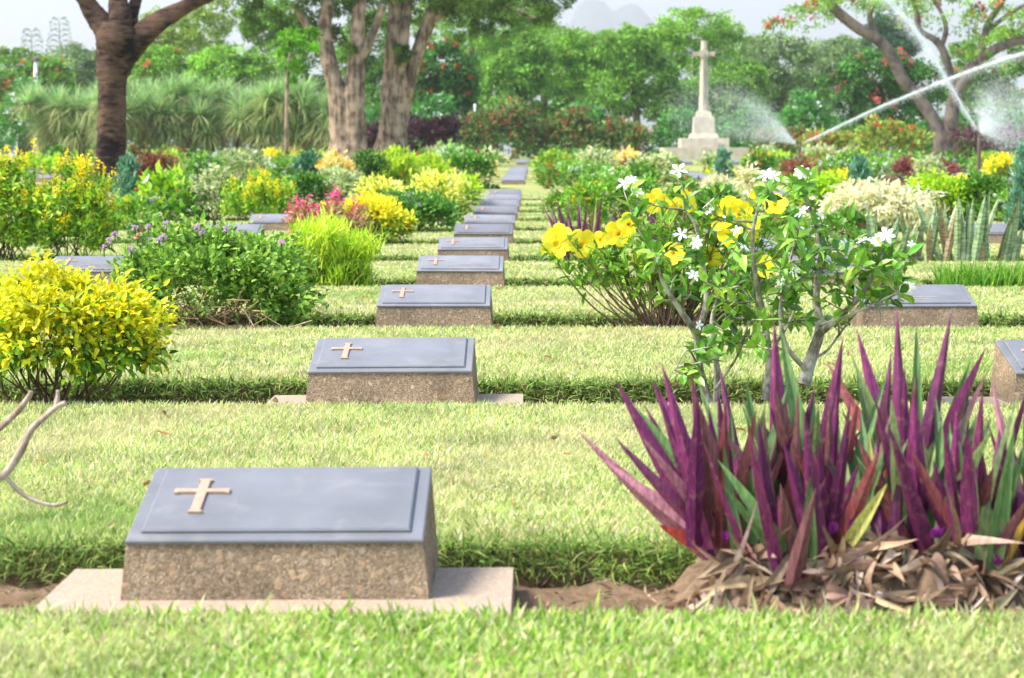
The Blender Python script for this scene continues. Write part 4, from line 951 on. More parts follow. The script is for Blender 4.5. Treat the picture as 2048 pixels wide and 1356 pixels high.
for i, (px, k, hh, lab) in enumerate(((1778, 9, .56, 'thin snake plant group of banded sword leaves behind the cream shrub\'s foot'), (1858, 10, .52, 'low snake plant group between the two taller ones in the fifth bed'),
                                      (1925, 13, .66, 'tallest snake plant group with banded sword leaves, some dry tan, fifth bed'), (1998, 7, .60, 'snake plant group with spread leaves nearest the picture edge, fifth bed'))):
    Y = ROW(5) + .04; rng = RNG(50 + i); g = Tz(Y) - .06; o = (GX(px, Y), Y, g)
    r = tag(empty('snake_plant', o), lab, 'plant', 'snake plants in the fifth bed')
    for j in range(k):
        b = MB(); p = np.array(o) + [rng.uniform(-.15, .15), rng.normal(0, .05), 0]
        d = np.array([(p[0] - o[0]) * 1.6 + rng.normal(0, .12), rng.normal(0, .12), 1.0])
        leaves(b, p[None], d[None], hh * rng.uniform(.6, 1.15), rng.uniform(.055, .08), pick(rng, [(.23, .33, .14, 4), (.29, .37, .18, 2), (.33, .25, .11, 1), (.16, .25, .10, 1)], 1, .1), SWORD, bend=rng.normal(0, .05), up=np.array([rng.normal(0, .5), rng.choice([-1, 1]) * 1.0, .1]), rng=rng)
        b.build('leaf', M_band, r, o)
# ---- smaller purple spear clumps, fifth bed
for i, (px, Y, n, Lm, lab) in enumerate(((1160, ROW(5) + .02, 30, .50, 'dark purple spear leaved plant behind the yellow trumpet flowers'), (1335, ROW(6) - .1, 20, .46, 'dark purple spear leaved plant half hidden behind the white flowered shrub'))):
    g = Tz(Y) - .04; o = (GX(px, Y), Y, g); r = tag(empty('boat_lily', o), lab, 'plant', 'purple spear leaved plants')
    for j in range(3): spear_rosette('rosette', r, o, np.array(o) + [(j - 1) * .11, .05 * (j % 2), .06], n // 3 + 4, Lm, RNG(900 + i * 5 + j), 1.02, ((j - 1) * .18, 0), .052)
# ------------------------------------------------------------------ mid-ground plants of the front plot
MID = [
 # name, label, px0, px1, ytop, Y, kind
 ('golden_hedge_bush', 'golden yellow topped low bush behind the pink flower spikes in the sixth bed', 648, 826, 402, ROW(6), 'goldsmall'),
 ('pink_spike_plant', 'magenta flower spikes with coppery leaves in front of the golden low bush', 575, 735, 408, ROW(6) - .45, 'magenta'),
 ('lantana_bush', 'dark green bush dotted with mauve heads beside the lane stones', 745, 905, 390, ROW(7) - .3, 'purpledot'),
 ('pale_yellow_bush', 'pale yellow bush nearest the lane, above the mauve dotted bush', 822, 925, 347, ROW(8) - .2, 'yellowpale'),
 ('pale_yellow_bush', 'pale yellow bush with mauve specks, second from the lane', 715, 812, 362, ROW(8) - .1, 'yellowpale'),
 ('green_bush', 'small green bush with yellow edge leaning to the lane behind the pale yellow bush', 885, 962, 358, ROW(9), 'lime'),
 ('big_leaf_bush', 'glossy big leaved bush with lime green tips beside the blue green conifer', 268, 402, 358, ROW(8), 'bigleaf'),
 ('pale_leaf_bush', 'grey green pale leaved bush between the glossy bush and yellow spiked bush', 385, 480, 350, ROW(8) + .2, 'creamgreen'),
 ('spike_flower_shrub', 'low yellow spiked bush on the tree trunk side of the mauve bush', 435, 595, 348, ROW(8) - .2, 'galphimia'),
 ('blue_green_conifer', 'small blue green conifer standing at the foot of the dark trunk', 228, 285, 318, ROW(9), 'silverfrond'),
 ('green_bush', 'little dark green bush beside the low yellow spiked bush', 590, 648, 350, ROW(9) - .3, 'darkgreen'),
 ('mixed_bush', 'dull green thin bush behind the marker with magenta spikes before it', 640, 728, 352, ROW(9), 'creamgreen'),
 ('yellow_dot_bush', 'straggling yellow dotted bush at the foot of the tall yellow shrub', 215, 300, 402, ROW(7), 'yellowdot'),
 ('pink_bush', 'low pink dotted plant behind the mauve flowered sprawling bush', 258, 330, 440, ROW(6) + .1, 'pinkdot'),
 ('cream_bush', 'large cream leaved bush behind the snake plants', 1640, 1862, 372, ROW(7), 'cream'),
 ('lime_bush', 'bright lime green rounded bush behind the cream leaved bush', 1800, 1955, 356, ROW(8), 'lime'),
 ('green_bush', 'bushy green shrub with upright shoots beside the lime rounded bush', 1918, 2012, 352, ROW(8) - .1, 'green'),
 ('blue_green_conifer', 'feathery blue green conifer behind the cream leaved bush', 1688, 1742, 318, ROW(9) + .3, 'silverfrond'),
 ('blue_green_conifer', 'tall conifer cut off by the picture edge behind the snake plants', 2018, 2090, 285, ROW(7) + .5, 'silverfrond'),
 ('pink_hibiscus', 'small dark bush with coral pink blooms in front of the cream bush', 1650, 1735, 425, ROW(6) - .2, 'pinkdot'),
 ('pink_hibiscus', 'small bush with coral blooms seen through the white flowered shrub', 1520, 1600, 425, ROW(6), 'pinkdot'),
 ('white_dot_bush', 'bush crowded with white blooms behind the purple spear plant', 1185, 1310, 352, ROW(7), 'whiteyellow'),
 ('yellow_bloom_bush', 'green bush with yellow blooms touching the purple spear plant', 1130, 1205, 372, ROW(7) - .4, 'yellowdot'),
 ('green_bush', 'low green bush with red specks right beside the lane edge', 1095, 1150, 388, ROW(8) - .2, 'reddot'),
 ('lilac_bush', 'low green bush with lilac blooms beyond the yellow trumpet shrub', 1395, 1480, 375, ROW(7), 'purpledot'),
 ('red_bloom_bush', 'bush with crimson blooms above the yellow trumpets', 1345, 1405, 362, ROW(7) + .3, 'reddot'),
 ('cream_bush', 'cream plumed bush just over the yellow trumpets, nearer the cross', 1410, 1462, 352, ROW(9), 'cream'),
 ('cream_bush', 'cream plumed bush beside it, behind the tallest white flowers', 1476, 1524, 343, ROW(9) + .2, 'cream'),
 ('lime_bush', 'yellow green bush left open at its base, behind the highest white flower', 1570, 1690, 355, ROW(9), 'lime'),
 ('yellow_bush', 'yellow topped bush between the lime bush and the feathery conifer', 1660, 1700, 340, ROW(10), 'goldsmall'),
 ('yellow_bush', 'small yellow bush tucked beside the bright lime rounded bush', 1895, 1940, 360, ROW(8) + .5, 'goldsmall'),
 ('white_dot_bush', 'small white dotted plant beside the tall edge conifer', 1985, 2030, 390, ROW(8) - .4, 'whitedot'),
 ('clipped_bush', 'clipped dark green bush beside the lane past the stones', 893, 985, 318, 50, 'clipped'),
 ('dark_conifer', 'dark upright conifer bush below the sapling', 595, 631, 300, 44, 'darkfrond'),
 ('dark_bush', 'dark rounded bush at the foot of the twin trunks', 705, 768, 304, 46, 'darkgreen'),
 ('feathery_bush', 'feathery green bush at the foot of the broad forked trunk', 765, 830, 304, 47, 'wispy'),
 ('feathery_bush', 'light green feathery bush with red blooms beside it', 828, 892, 312, 48, 'wispy'),
 ('orange_bush', 'orange and yellow bush below the twin trunks', 630, 705, 312, 45, 'orangemix'),
 ('mottled_bush', 'dull green clipped bush with a marker behind it', 630, 705, 345, 38, 'creamgreen'),
 ('red_leaf_bush', 'red brown leaved bush beside the dark trunk', 265, 350, 312, 47, 'redbrown'),
 ('white_bloom_bush', 'frothy white and cream bush beyond the glossy bush', 370, 445, 308, 46, 'whitedot'),
 ('white_bloom_bush', 'pale frothy bush below the sapling stem', 445, 545, 312, 48, 'creamgreen'),
 ('green_bush', 'green bush with white blooms beside the sapling stem', 545, 600, 315, 46, 'whitedot'),
 ('yellow_bloom_bush', 'bush with yellow and crimson blooms at the lane edge in the middle plot', 1075, 1128, 306, 56, 'yellowdot'),
 ('red_bloom_bush', 'crimson blooming plant at the lane edge under the yellow blooms', 1078, 1112, 332, 50, 'reddot'),
 ('white_dot_bush', 'white flowering bush beside the lane in the middle plot', 1110, 1165, 322, 52, 'whitedot'),
 ('white_dot_bush', 'white flowering bush second from the lane in the middle plot', 1165, 1250, 335, 42, 'whitedot'),
 ('cream_bush', 'wide cream plumed bush in the middle plot before the red hedge', 1160, 1225, 306, 60, 'creamgreen'),
 ('cream_bush', 'cream plumed bush in the middle plot directly before the cross steps', 1255, 1345, 318, 52, 'creamgreen'),
 ('clipped_bush', 'green clipped bush under the cream plumes before the cross steps', 1255, 1310, 330, 48, 'green'),
 ('small_conifer', 'small conifer in front of the stone cross steps', 1432, 1458, 300, 62, 'silverfrond'),
 ('orange_bloom_bush', 'dark rounded bush with orange blooms beyond the white flowers', 1490, 1552, 314, 55, 'orangedot'),
 ('red_leaf_bush', 'dusty red leaved bush in the middle plot beyond the white flowers', 1565, 1625, 322, 57, 'redbrown'),
 ('white_dot_bush', 'white dotted bush beside the dusty red leaved bush', 1625, 1685, 318, 58, 'whitedot'),
 ('white_dot_bush', 'green and white bush above the feathery conifer', 1740, 1790, 318, 55, 'whitedot'),
 ('maroon_bush', 'small maroon bush beside the green and white bush', 1782, 1815, 328, 54, 'maroon'),
 ('yellow_bush', 'rounded yellow bush by the sprinkler post', 1975, 2035, 318, 56, 'goldsmall'),
 ('pale_leaf_bush', 'pale mottled bush in the middle plot behind the lime rounded bush', 1830, 1880, 318, 56, 'creamgreen'),
]
for i, (nm, lab, a, b, yt, Y, kd) in enumerate(MID):
    shrub(nm, lab, a, b, yt, Y, kd, 1000 + i, 'flowering bushes in the marker beds')
# ------------------------------------------------------------------ bushes of the middle and rear plots
rng = RNG(91)
FK = ['lime', 'goldsmall', 'whitedot', 'reddot', 'creamgreen', 'green', 'orangemix', 'maroon', 'yellowdot', 'pinkdot', 'darkgreen', 'purpledot']
FN = {'lime': ('lime_bush', 'lime green'), 'goldsmall': ('yellow_bush', 'yellow topped'), 'whitedot': ('white_dot_bush', 'white flowered'), 'reddot': ('red_bloom_bush', 'red flowered'), 'creamgreen': ('cream_bush', 'cream mottled'),
      'green': ('green_bush', 'mid green'), 'orangemix': ('orange_bush', 'orange tinted'), 'maroon': ('maroon_bush', 'maroon'), 'yellowdot': ('yellow_bloom_bush', 'yellow flowered'), 'pinkdot': ('pink_bush', 'pink flowered'), 'darkgreen': ('dark_bush', 'dark green'), 'purpledot': ('lilac_bush', 'lilac flowered')}
cnt = 0
for plot, rows, pl in ((2, PLOT2[1::2], 'middle plot'), (3, PLOT3[::2], 'rear plot')):
    for ri, Y in enumerate(rows):
        for c in range(-9, 9):
            x = COL0 + DCOL * (c + .5) + rng.normal(0, .25)
            if abs(x) > .235 * Y or rng.random() < .12: continue
            kd = FK[rng.integers(0, len(FK))]; wd = rng.uniform(.8, 1.5); hh = rng.uniform(.35, .75) if plot == 2 else rng.uniform(.4, .85)
            if c == 0: x += .35; wd = min(wd, 1.1)
            if c == -1: x -= .15
            pxc = 1024 + F_PX * (np.dot(np.array([x, Y, 1]) - CAM, Rv) / np.dot(np.array([x, Y, 1]) - CAM, Fv))
            hw = wd / 2 * sc(Y)
            if 1290 < pxc < 1520: hh *= .55
            nm, ad = FN[kd]
            side = 'toward the cross' if c >= 0 else 'toward the dark trunk'
            shrub(nm, f'{ad} bush, {pl}, planted row {ORD[ri]}, {ORD[c if c >= 0 else -c - 1]} gap from lane {side}', pxc - hw, pxc + hw, 0, Y, kd, 2000 + cnt, 'bushes of the farther plots', hgt=hh, n=420)
            cnt += 1
HAZE = 0.0003
# ------------------------------------------------------------------ trees
def crown(name, parent, o, blobs, n, L, W, cols, seed, m=None, lift=.1, sub=None, flowers=None, t=DIAM):
    """blobs: (centre, radii) lobes; leaf sprays gather on many small clumps spread over the lobes' shells"""
    rng = RNG(seed); mb = MB()
    vol = np.array([r[0] * r[2] + r[0] * r[1] for _, r in blobs]); pr = vol / vol.sum()
    ncl = sub or int(np.clip(n / 75, 20, 260))
    bi = rng.choice(len(blobs), ncl, p=pr)
    u = nrm(rng.normal(0, 1, (ncl, 3)) + [0, -.25, .15]); rr = rng.uniform(.55, 1.08, ncl) ** .6
    C_ = np.array([b[0] for b in blobs])[bi]; R_ = np.array([b[1] for b in blobs])[bi]
    cp = C_ + u * R_ * rr[:, None]
    cr = .30 * R_.mean(1) * rng.uniform(.5, 1.15, ncl)
    ci = rng.integers(0, ncl, n); v = nrm(rng.normal(0, 1, (n, 3)) + [0, 0, .3])
    p = cp[ci] + v * (cr[ci] * rng.uniform(.3, 1.1, n))[:, None] * [1.15, 1.0, .62]
    d = v * .8 + rng.normal(0, .6, (n, 3)) + [0, 0, lift]
    c = pick(rng, cols, n, .14) * rng.normal(1, .16, ncl)[ci][:, None]
    leaves(mb, p, d, L * rng.uniform(.6, 1.3, n), W * rng.uniform(.6, 1.3, n), np.clip(c * [1.2, 1.1, 1.0], .004, .9), t, bend=rng.normal(.2, .2, n), rng=rng, roll=.5)
    f = mb.build(name, m or M_far, parent, o)
    if flowers:
        cols2, fn, fr = flowers; fb = MB()
        ci = rng.integers(0, ncl, fn); v = nrm(rng.normal(0, 1, (fn, 3)) + [0, -.9, .5]); q = cp[ci] + v * cr[ci][:, None] * 1.1
        k = 7; qq = np.repeat(q, k, 0); dd = nrm(rng.normal(0, 1, (fn * k, 3)) + [0, -.4, .2])
        leaves(fb, qq + dd * fr * .3, dd, fr, fr * .9, pick(rng, cols2, fn * k, .1), DIAM, rng=rng)
        fb.build('blossoms', M_petal, parent, o)
    return cp
def tree(name, label, trunks, blobs_px, Y, n, L, W, cols, seed, barkm, group='trees around the grounds', cat='tree', lift=.1, flowers=None, rough=.10, sides=14, crown_sub=None, m=None):
    """trunks: lists of (px, py, half width px[, dy]) ; blobs_px: (px, py, rx px, ry px[, dy])"""
    s = sc(Y); g = Tz(Y)
    x0 = P(trunks[0][0][0], 300, Y)[0]; o = (x0, Y, g)
    r = tag(empty(name, o), label, cat, group)
    for j, tr in enumerate(trunks):
        b = MB(); q = PL([(a[0], a[1], a[3] if len(a) > 3 else 0) for a in tr], Y)
        if j == 0 or tr[0][1] > 290: q[0, 2] = min(q[0, 2], g - .1)
        rad = np.array([a[2] for a in tr]) / s
        tube(b, q, rad, (.2, .15, .1), sides, n=len(q) * 6, rng=RNG(seed + j), rough=rough)
        b.build('trunk' if (j == 0 or tr[0][1] > 290) else 'limb', barkm, r, o)
    if blobs_px:
        bl = [(P(a[0], a[1], Y + (a[4] if len(a) > 4 else 0)), np.array([a[2], max(a[2], a[3]) * .75, a[3]]) / s) for a in blobs_px]
        crown('crown', r, o, bl, n, L, W, cols, seed + 50, m, lift, crown_sub, flowers)
    return r
G_mid = [(.13, .30, .045, 3), (.19, .40, .06, 3), (.27, .50, .08, 1.5), (.09, .21, .035, .8)]
G_bright = [(.20, .43, .05, 3), (.30, .54, .08, 2), (.14, .32, .04, 1.5)]
G_dark = [(.055, .18, .035, 3), (.085, .25, .045, 2), (.13, .32, .06, 1)]
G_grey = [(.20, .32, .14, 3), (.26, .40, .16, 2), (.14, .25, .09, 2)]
G_yel = [(.28, .44, .06, 3), (.38, .54, .09, 2), (.18, .32, .05, 2)]
# the big dark tree near the lane side lawn
tree('dark_trunk_tree', 'big tree with dark rough trunk forking low into thick limbs', [
    [(222, 400, 37), (222, 330, 31), (223, 260, 28), (224, 180, 28), (226, 120, 33), (233, 80, 42), (238, 50, 36)],
    [(236, 100, 32), (214, 62, 24), (190, 28, 19), (165, -8, 16), (120, -60, 13)],
    [(236, 80, 28), (240, 40, 22), (236, 0, 19, .3), (232, -60, 16, .6)],
    [(244, 80, 26, .2), (262, 30, 15, .5), (275, -10, 12, .7), (290, -70, 9, 1)],
    [(232, 150, 22), (252, 108, 26), (280, 76, 23), (320, 42, 19), (372, 12, 15), (420, -12, 13), (500, -60, 10)]],
    [(60, -190, 140, 55), (240, -240, 170, 60), (430, -190, 150, 55)], 46, 2600, .16, .08, G_dark, 3000, M_bark_dark, rough=.13, sides=18)
# twin trunks and the broad forked trunk
FEATH = [(.085, .18, .022, 3), (.14, .27, .035, 2), (.055, .12, .02, 2)]
tree('twin_trunk_tree', 'tall pale tree with two trunks joined at the foot', [
    [(690, 318, 36), (686, 280, 24), (680, 220, 22), (668, 160, 19), (655, 110, 16), (650, 60, 13), (655, 0, 11)],
    [(712, 318, 28), (708, 270, 24), (706, 200, 23), (712, 130, 18), (716, 60, 14), (722, -10, 11)],
    [(655, 110, 12), (620, 60, 9), (590, 10, 7)], [(712, 130, 12), (745, 70, 8), (765, 10, 6)]],
    [(560, -20, 95, 50), (640, -40, 100, 62), (520, 45, 50, 40, 1), (600, 60, 40, 38, 1.5), (690, 40, 55, 50, 1.5), (500, -40, 60, 45), (690, 110, 26, 22, -.8), (735, 95, 24, 22, .5)], 92, 16000, .19, .075, FEATH, 3100, M_bark_tan, rough=.14)
tree('forked_trunk_tree', 'tall pale tree with broad fluted trunk splitting into steep limbs', [
    [(785, 318, 52), (784, 288, 33), (788, 240, 29), (792, 190, 30), (792, 140, 24), (790, 80, 20), (795, 20, 17), (798, -40, 14)],
    [(800, 200, 19), (816, 160, 17), (836, 100, 14), (856, 45, 12), (875, -10, 10)],
    [(796, 150, 14, -.3), (806, 90, 12, -.4), (812, 30, 10, -.4), (820, -30, 8)],
    [(856, 45, 8), (930, 10, 6), (1010, 15, 5), (1075, 40, 3)]],
    [(760, -25, 90, 40), (880, -15, 90, 45), (960, 5, 90, 42, -.5), (1050, 15, 62, 34, -1), (930, 62, 30, 26, -1), (1000, 55, 30, 22, -1), (830, 40, 40, 36, 2), (745, 55, 34, 40, 2), (1110, -5, 42, 25, -1), (800, 110, 20, 20, -1), (1090, 40, 26, 18, -1)], 94, 20000, .19, .075, FEATH, 3200, M_bark_tan, rough=.16)
# leaning pair of limbs beyond the sprinkler
LACE = [(.20, .40, .05, 3), (.30, .52, .07, 2), (.12, .26, .04, 1)]
tree('lacy_tree', 'wide forked tree with thin lacy crown behind the water jets', [
    [(1888, 318, 26), (1886, 285, 20), (1868, 240, 14), (1840, 200, 12), (1806, 160, 12), (1782, 110, 12), (1755, 78, 12), (1715, 55, 11), (1672, 20, 10), (1640, -20, 8)],
    [(1890, 290, 18), (1902, 240, 15), (1912, 190, 13), (1940, 140, 12), (1972, 110, 11), (2010, 90, 9), (2050, 78, 8)],
    [(1930, 160, 9), (1962, 100, 8), (1975, 50, 7), (2000, 10, 6), (2020, -30, 5)],
    [(1912, 195, 9), (1890, 110, 8), (1870, 80, 7), (1840, 60, 6), (1830, 10, 5), (1815, -30, 4)],
    [(1880, 100, 6), (1892, 60, 5), (1880, 20, 4), (1850, -20, 3)], [(1975, 60, 5), (2030, 20, 4), (2070, 0, 3)], [(1755, 78, 7), (1740, 30, 6), (1760, -20, 4)]],
    [(1600, 35, 75, 26), (1690, 10, 80, 28), (1560, 55, 40, 16), (1790, 20, 70, 36, 1), (1900, 30, 70, 40), (2000, 40, 60, 40), (1960, 90, 40, 30, -1), (1850, -10, 70, 30)], 112, 4600, .26, .10, LACE, 3300, M_bark_grey, rough=.06, sides=9,
    flowers=([(.65, .06, .04), (.75, .15, .10)], 26, .24), crown_sub=150)
# sapling with a stake-thin stem
tree('young_sapling', 'thin stemmed sapling with bright green feathery top', [[(573, 330, 5), (573, 250, 4.5), (574, 190, 4), (577, 130, 3), (586, 70, 2)]],
     [(600, 78, 46, 14), (585, 105, 34, 13), (612, 95, 28, 16), (590, 135, 28, 14), (605, 62, 40, 10), (575, 160, 12, 10)], 78, 1500, .22, .075, [(.12, .36, .02, 3), (.20, .46, .03, 2), (.08, .24, .02, 1)], 3400, M_bark_tan, rough=.02, sides=6, lift=-.05)
# the wood behind, tree by tree
WOOD = [
 ('broad_tree', 'mid green tree with orange specks at the picture edge behind the lamp post', 40, 320, [(20, 150, 75, 50), (90, 165, 60, 45), (50, 220, 80, 50)], 145, G_mid, ([(.7, .25, .06)], 40, .3)),
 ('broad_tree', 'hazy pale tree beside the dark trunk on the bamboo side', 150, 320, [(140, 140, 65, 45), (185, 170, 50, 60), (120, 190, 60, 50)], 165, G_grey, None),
 ('flame_tree', 'spreading green tree with coral blossom behind the dark trunk', 325, 320, [(320, 140, 65, 40), (290, 180, 60, 40), (360, 170, 50, 40)], 140, G_bright, ([(.72, .12, .08)], 45, .28)),
 ('broad_tree', 'tall yellow green tree between the dark trunk and the sapling', 410, 320, [(400, 70, 50, 60), (430, 30, 50, 40), (370, 90, 40, 45), (330, 60, 50, 40), (300, 80, 45, 35)], 175, G_yel, None),
 ('broad_tree', 'bright green bushy tree just behind the shaggy palms', 470, 320, [(450, 140, 70, 42), (520, 150, 60, 45), (420, 180, 50, 40), (560, 190, 45, 40)], 138, G_bright, None),
 ('broad_tree', 'shaded green tree between the sapling and the twin trunks', 620, 320, [(610, 120, 55, 60), (640, 200, 50, 50), (570, 80, 60, 50), (540, 40, 60, 50)], 150, G_mid, None),
 ('broad_tree', 'green tree seen between the pale trunks', 745, 320, [(745, 90, 55, 70), (740, 190, 45, 60), (700, 150, 40, 60)], 148, G_mid, None),
 ('flame_tree', 'dense dark round tree with red blossom beside the broad forked trunk', 890, 320, [(885, 150, 62, 60), (905, 195, 52, 45), (860, 200, 42, 45)], 124, G_dark, ([(.60, .07, .04)], 70, .2)),
 ('broad_tree', 'tall light green tree above the dark round tree', 950, 320, [(940, 28, 75, 45), (1000, 48, 65, 50), (880, 45, 60, 45), (960, 110, 70, 45), (1070, 50, 50, 38), (1040, 20, 55, 35)], 165, G_bright, None),
 ('broad_tree', 'mid green layered tree behind the taller white post', 1030, 320, [(1030, 150, 65, 45), (1000, 205, 60, 45), (1080, 200, 55, 45), (1060, 110, 50, 40)], 140, G_mid, None),
 ('broad_tree', 'bright layered tree below the misty hill', 1150, 320, [(1120, 95, 65, 38), (1185, 100, 62, 36), (1110, 150, 60, 42), (1190, 160, 60, 50), (1250, 90, 50, 34)], 150, G_bright, None),
 ('broad_tree', 'green tree between the misty hill and the cross', 1270, 320, [(1260, 100, 60, 40), (1290, 150, 60, 45), (1240, 190, 55, 45), (1320, 210, 50, 45)], 142, G_mid, None),
 ('broad_tree', 'tall bright tree rising behind the stone cross', 1390, 320, [(1390, 58, 82, 40), (1330, 95, 60, 42), (1445, 88, 55, 45), (1390, 150, 80, 50), (1330, 70, 45, 28)], 165, G_bright, None),
 ('broad_tree', 'mid green tree low behind the cross shaft', 1440, 320, [(1430, 200, 70, 50), (1490, 180, 50, 55), (1370, 215, 55, 45)], 145, G_mid, None),
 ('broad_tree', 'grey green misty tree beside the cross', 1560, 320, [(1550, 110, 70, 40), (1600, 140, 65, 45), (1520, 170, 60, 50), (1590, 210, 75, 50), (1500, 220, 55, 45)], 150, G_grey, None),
 ('flame_tree', 'dark rounded tree with pink blossom behind the crossing water jets', 1770, 320, [(1760, 150, 80, 48), (1700, 180, 60, 48), (1840, 175, 65, 50), (1770, 215, 85, 45)], 128, G_dark, ([(.75, .16, .18)], 70, .24)),
 ('broad_tree', 'green tree at the picture edge behind the lacy tree', 1990, 320, [(1990, 120, 70, 60), (2040, 170, 50, 60), (1930, 150, 55, 60), (2060, 70, 50, 50), (1960, 205, 65, 50)], 150, G_mid, ([(.72, .15, .12)], 40, .25)),
 ('broad_tree', 'deep tree filling the gap past the forked trunk crown', 1085, 320, [(1085, 120, 70, 60), (1140, 140, 60, 60), (1060, 80, 55, 45)], 182, G_mid, None),
 ('broad_tree', 'deep tree filling the gap between the hill and the cross', 1230, 320, [(1235, 125, 75, 60), (1200, 170, 60, 50), (1300, 110, 60, 50)], 184, G_mid, None),
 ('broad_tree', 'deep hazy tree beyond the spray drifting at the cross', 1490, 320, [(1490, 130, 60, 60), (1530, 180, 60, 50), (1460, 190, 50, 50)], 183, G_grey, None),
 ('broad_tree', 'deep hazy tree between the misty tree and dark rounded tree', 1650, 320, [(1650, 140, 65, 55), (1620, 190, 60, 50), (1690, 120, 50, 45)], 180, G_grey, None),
 ('broad_tree', 'deep tree seen low between dark round tree and white post', 965, 320, [(965, 160, 60, 60), (1000, 120, 50, 50)], 178, G_mid, None),
 ('conifer_tree', 'hazy blue green conifer rising behind the dark rounded tree', 1775, 320, [(1775, 95, 60, 30), (1775, 60, 42, 28), (1778, 30, 24, 24)], 185, [(.06, .14, .07, 2), (.09, .19, .10, 2)], None),
]
for i, (nm, lab, px, py, bl, Y, cols, fl) in enumerate(WOOD):
    top = bl[0]
    tree(nm, lab, [[(px, 330, 9), (px + 4, 250, 8), (top[0], top[1] + 20, 5)]], bl, Y, 17000, .25, .15, cols, 4000 + i * 100, M_bark_grey, 'trees of the wood behind the grounds', flowers=fl, sides=7, rough=.05)
# under-storey that closes the foot of the wood
UND = [('undergrowth_bush', 'dark bush at the foot of the wood, ' + q, a, b, yt) for q, a, b, yt in
       (('at the picture edge by the lamp post', -40, 90, 225), ('behind the white blossom tree', 60, 200, 235), ('behind the twin trunks', 590, 720, 215), ('behind the broad forked trunk', 700, 850, 215),
        ('under the misty tree beside the cross', 1440, 1580, 225), ('behind the water jet nozzle', 1560, 1720, 235), ('under the dark rounded tree', 1690, 1860, 240), ('behind the lacy tree foot', 1840, 1960, 235), ('behind the drifting spray', 1930, 2090, 235),
        ('behind the red flowered hedge', 1080, 1240, 215), ('behind the cross steps', 1300, 1460, 230), ('behind the first shaggy palms', 80, 210, 215), ('behind the dark trunk and palms', 190, 330, 212), ('behind the middle shaggy palms', 310, 450, 214), ('behind the palms below the glossy bush tree', 430, 550, 212), ('behind the last shaggy palms', 530, 670, 212), ('far beyond the lane end', 940, 1090, 220))]
KINDS['under'] = dict(L=.3, W=.17, cols=G_dark, shape='dome', bare=.0, mat=M_far, cov=3.0, max=2600, stems=0)
KINDS['mhedge'] = dict(L=.17, W=.10, cols=[(.055, .022, .03, 3), (.09, .03, .04, 2), (.035, .02, .022, 2)], shape='hedge', bare=0, mat=M_far, max=3200, stems=0)
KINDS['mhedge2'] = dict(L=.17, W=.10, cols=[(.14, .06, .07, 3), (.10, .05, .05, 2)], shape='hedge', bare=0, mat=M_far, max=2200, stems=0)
KINDS['rhedge'] = dict(L=.2, W=.11, cols=[(.11, .20, .045, 3), (.17, .26, .06, 2), (.06, .12, .03, 1), (.24, .13, .06, 1.2)], shape='dome', bare=0, mat=M_far, max=3600, stems=0, fl=([(.48, .08, .05), (.58, .15, .08)], .15, -70, 'dot'))
KINDS['ghedge'] = dict(L=.2, W=.11, cols=[(.24, .32, .05, 3), (.34, .38, .08, 2), (.13, .22, .04, 1)], shape='dome', bare=0, mat=M_far, max=3000, stems=0, fl=([(.75, .14, .05)], .15, -45, 'dot'))
KINDS['wblossom'] = dict(L=.24, W=.12, cols=G_dark, shape='dome', bare=.1, mat=M_far, max=2200, fl=([(.82, .83, .80)], .24, -26, 'dot'), ftop=.1)
for i, (nm, lab, a, b, yt) in enumerate(UND): shrub(nm, lab, a, b, yt, 134 + i % 4 * 2, 'under', 5000 + i, 'dark bushes at the foot of the wood', depth=4)
HED = [('maroon_hedge', 'dark maroon hedge behind the tall pale trunks', 620, 790, 258, 118, 'mhedge'), ('maroon_hedge', 'dark maroon hedge between the forked trunk and red flowered hedge', 780, 952, 250, 117, 'mhedge'),
       ('flower_hedge', 'tall red flowered hedge at the end of the lane', 925, 1085, 212, 116, 'rhedge'), ('flower_hedge', 'red flowered hedge running toward the cross', 1060, 1215, 228, 117, 'rhedge'), ('flower_hedge', 'low red flowered hedge before the cross steps', 1190, 1308, 244, 118, 'rhedge'),
       ('flower_hedge', 'yellow green hedge with red blooms between the jets and lacy tree', 1700, 1850, 252, 108, 'ghedge'), ('flower_hedge', 'dull green hedge with a few blooms under the long jet', 1600, 1720, 270, 110, 'ghedge'), ('flower_hedge', 'hazy hedge with red specks between the cross and the nozzle', 1512, 1630, 268, 116, 'rhedge'),
       ('maroon_hedge', 'hazy maroon hedge behind the sprinkler post', 1905, 2070, 265, 108, 'mhedge2'),
       ('white_blossom_bush', 'dark bush with round white blossom clusters beside the broad forked trunk', 812, 925, 200, 119, 'wblossom'), ('white_blossom_bush', 'dark bush with white blossom clusters behind the tall yellow shrub', 5, 110, 172, 112, 'wblossom'),
       ('white_blossom_bush', 'hazy bush with few white blossoms above the nozzle', 1560, 1660, 205, 124, 'wblossom')]
for i, (nm, lab, a, b, yt, Y, kd) in enumerate(HED): shrub(nm, lab, a, b, yt, Y, kd, 5100 + i, 'hedges before the wood', cat='hedge' if 'hedge' in nm else 'shrub', depth=2.4)
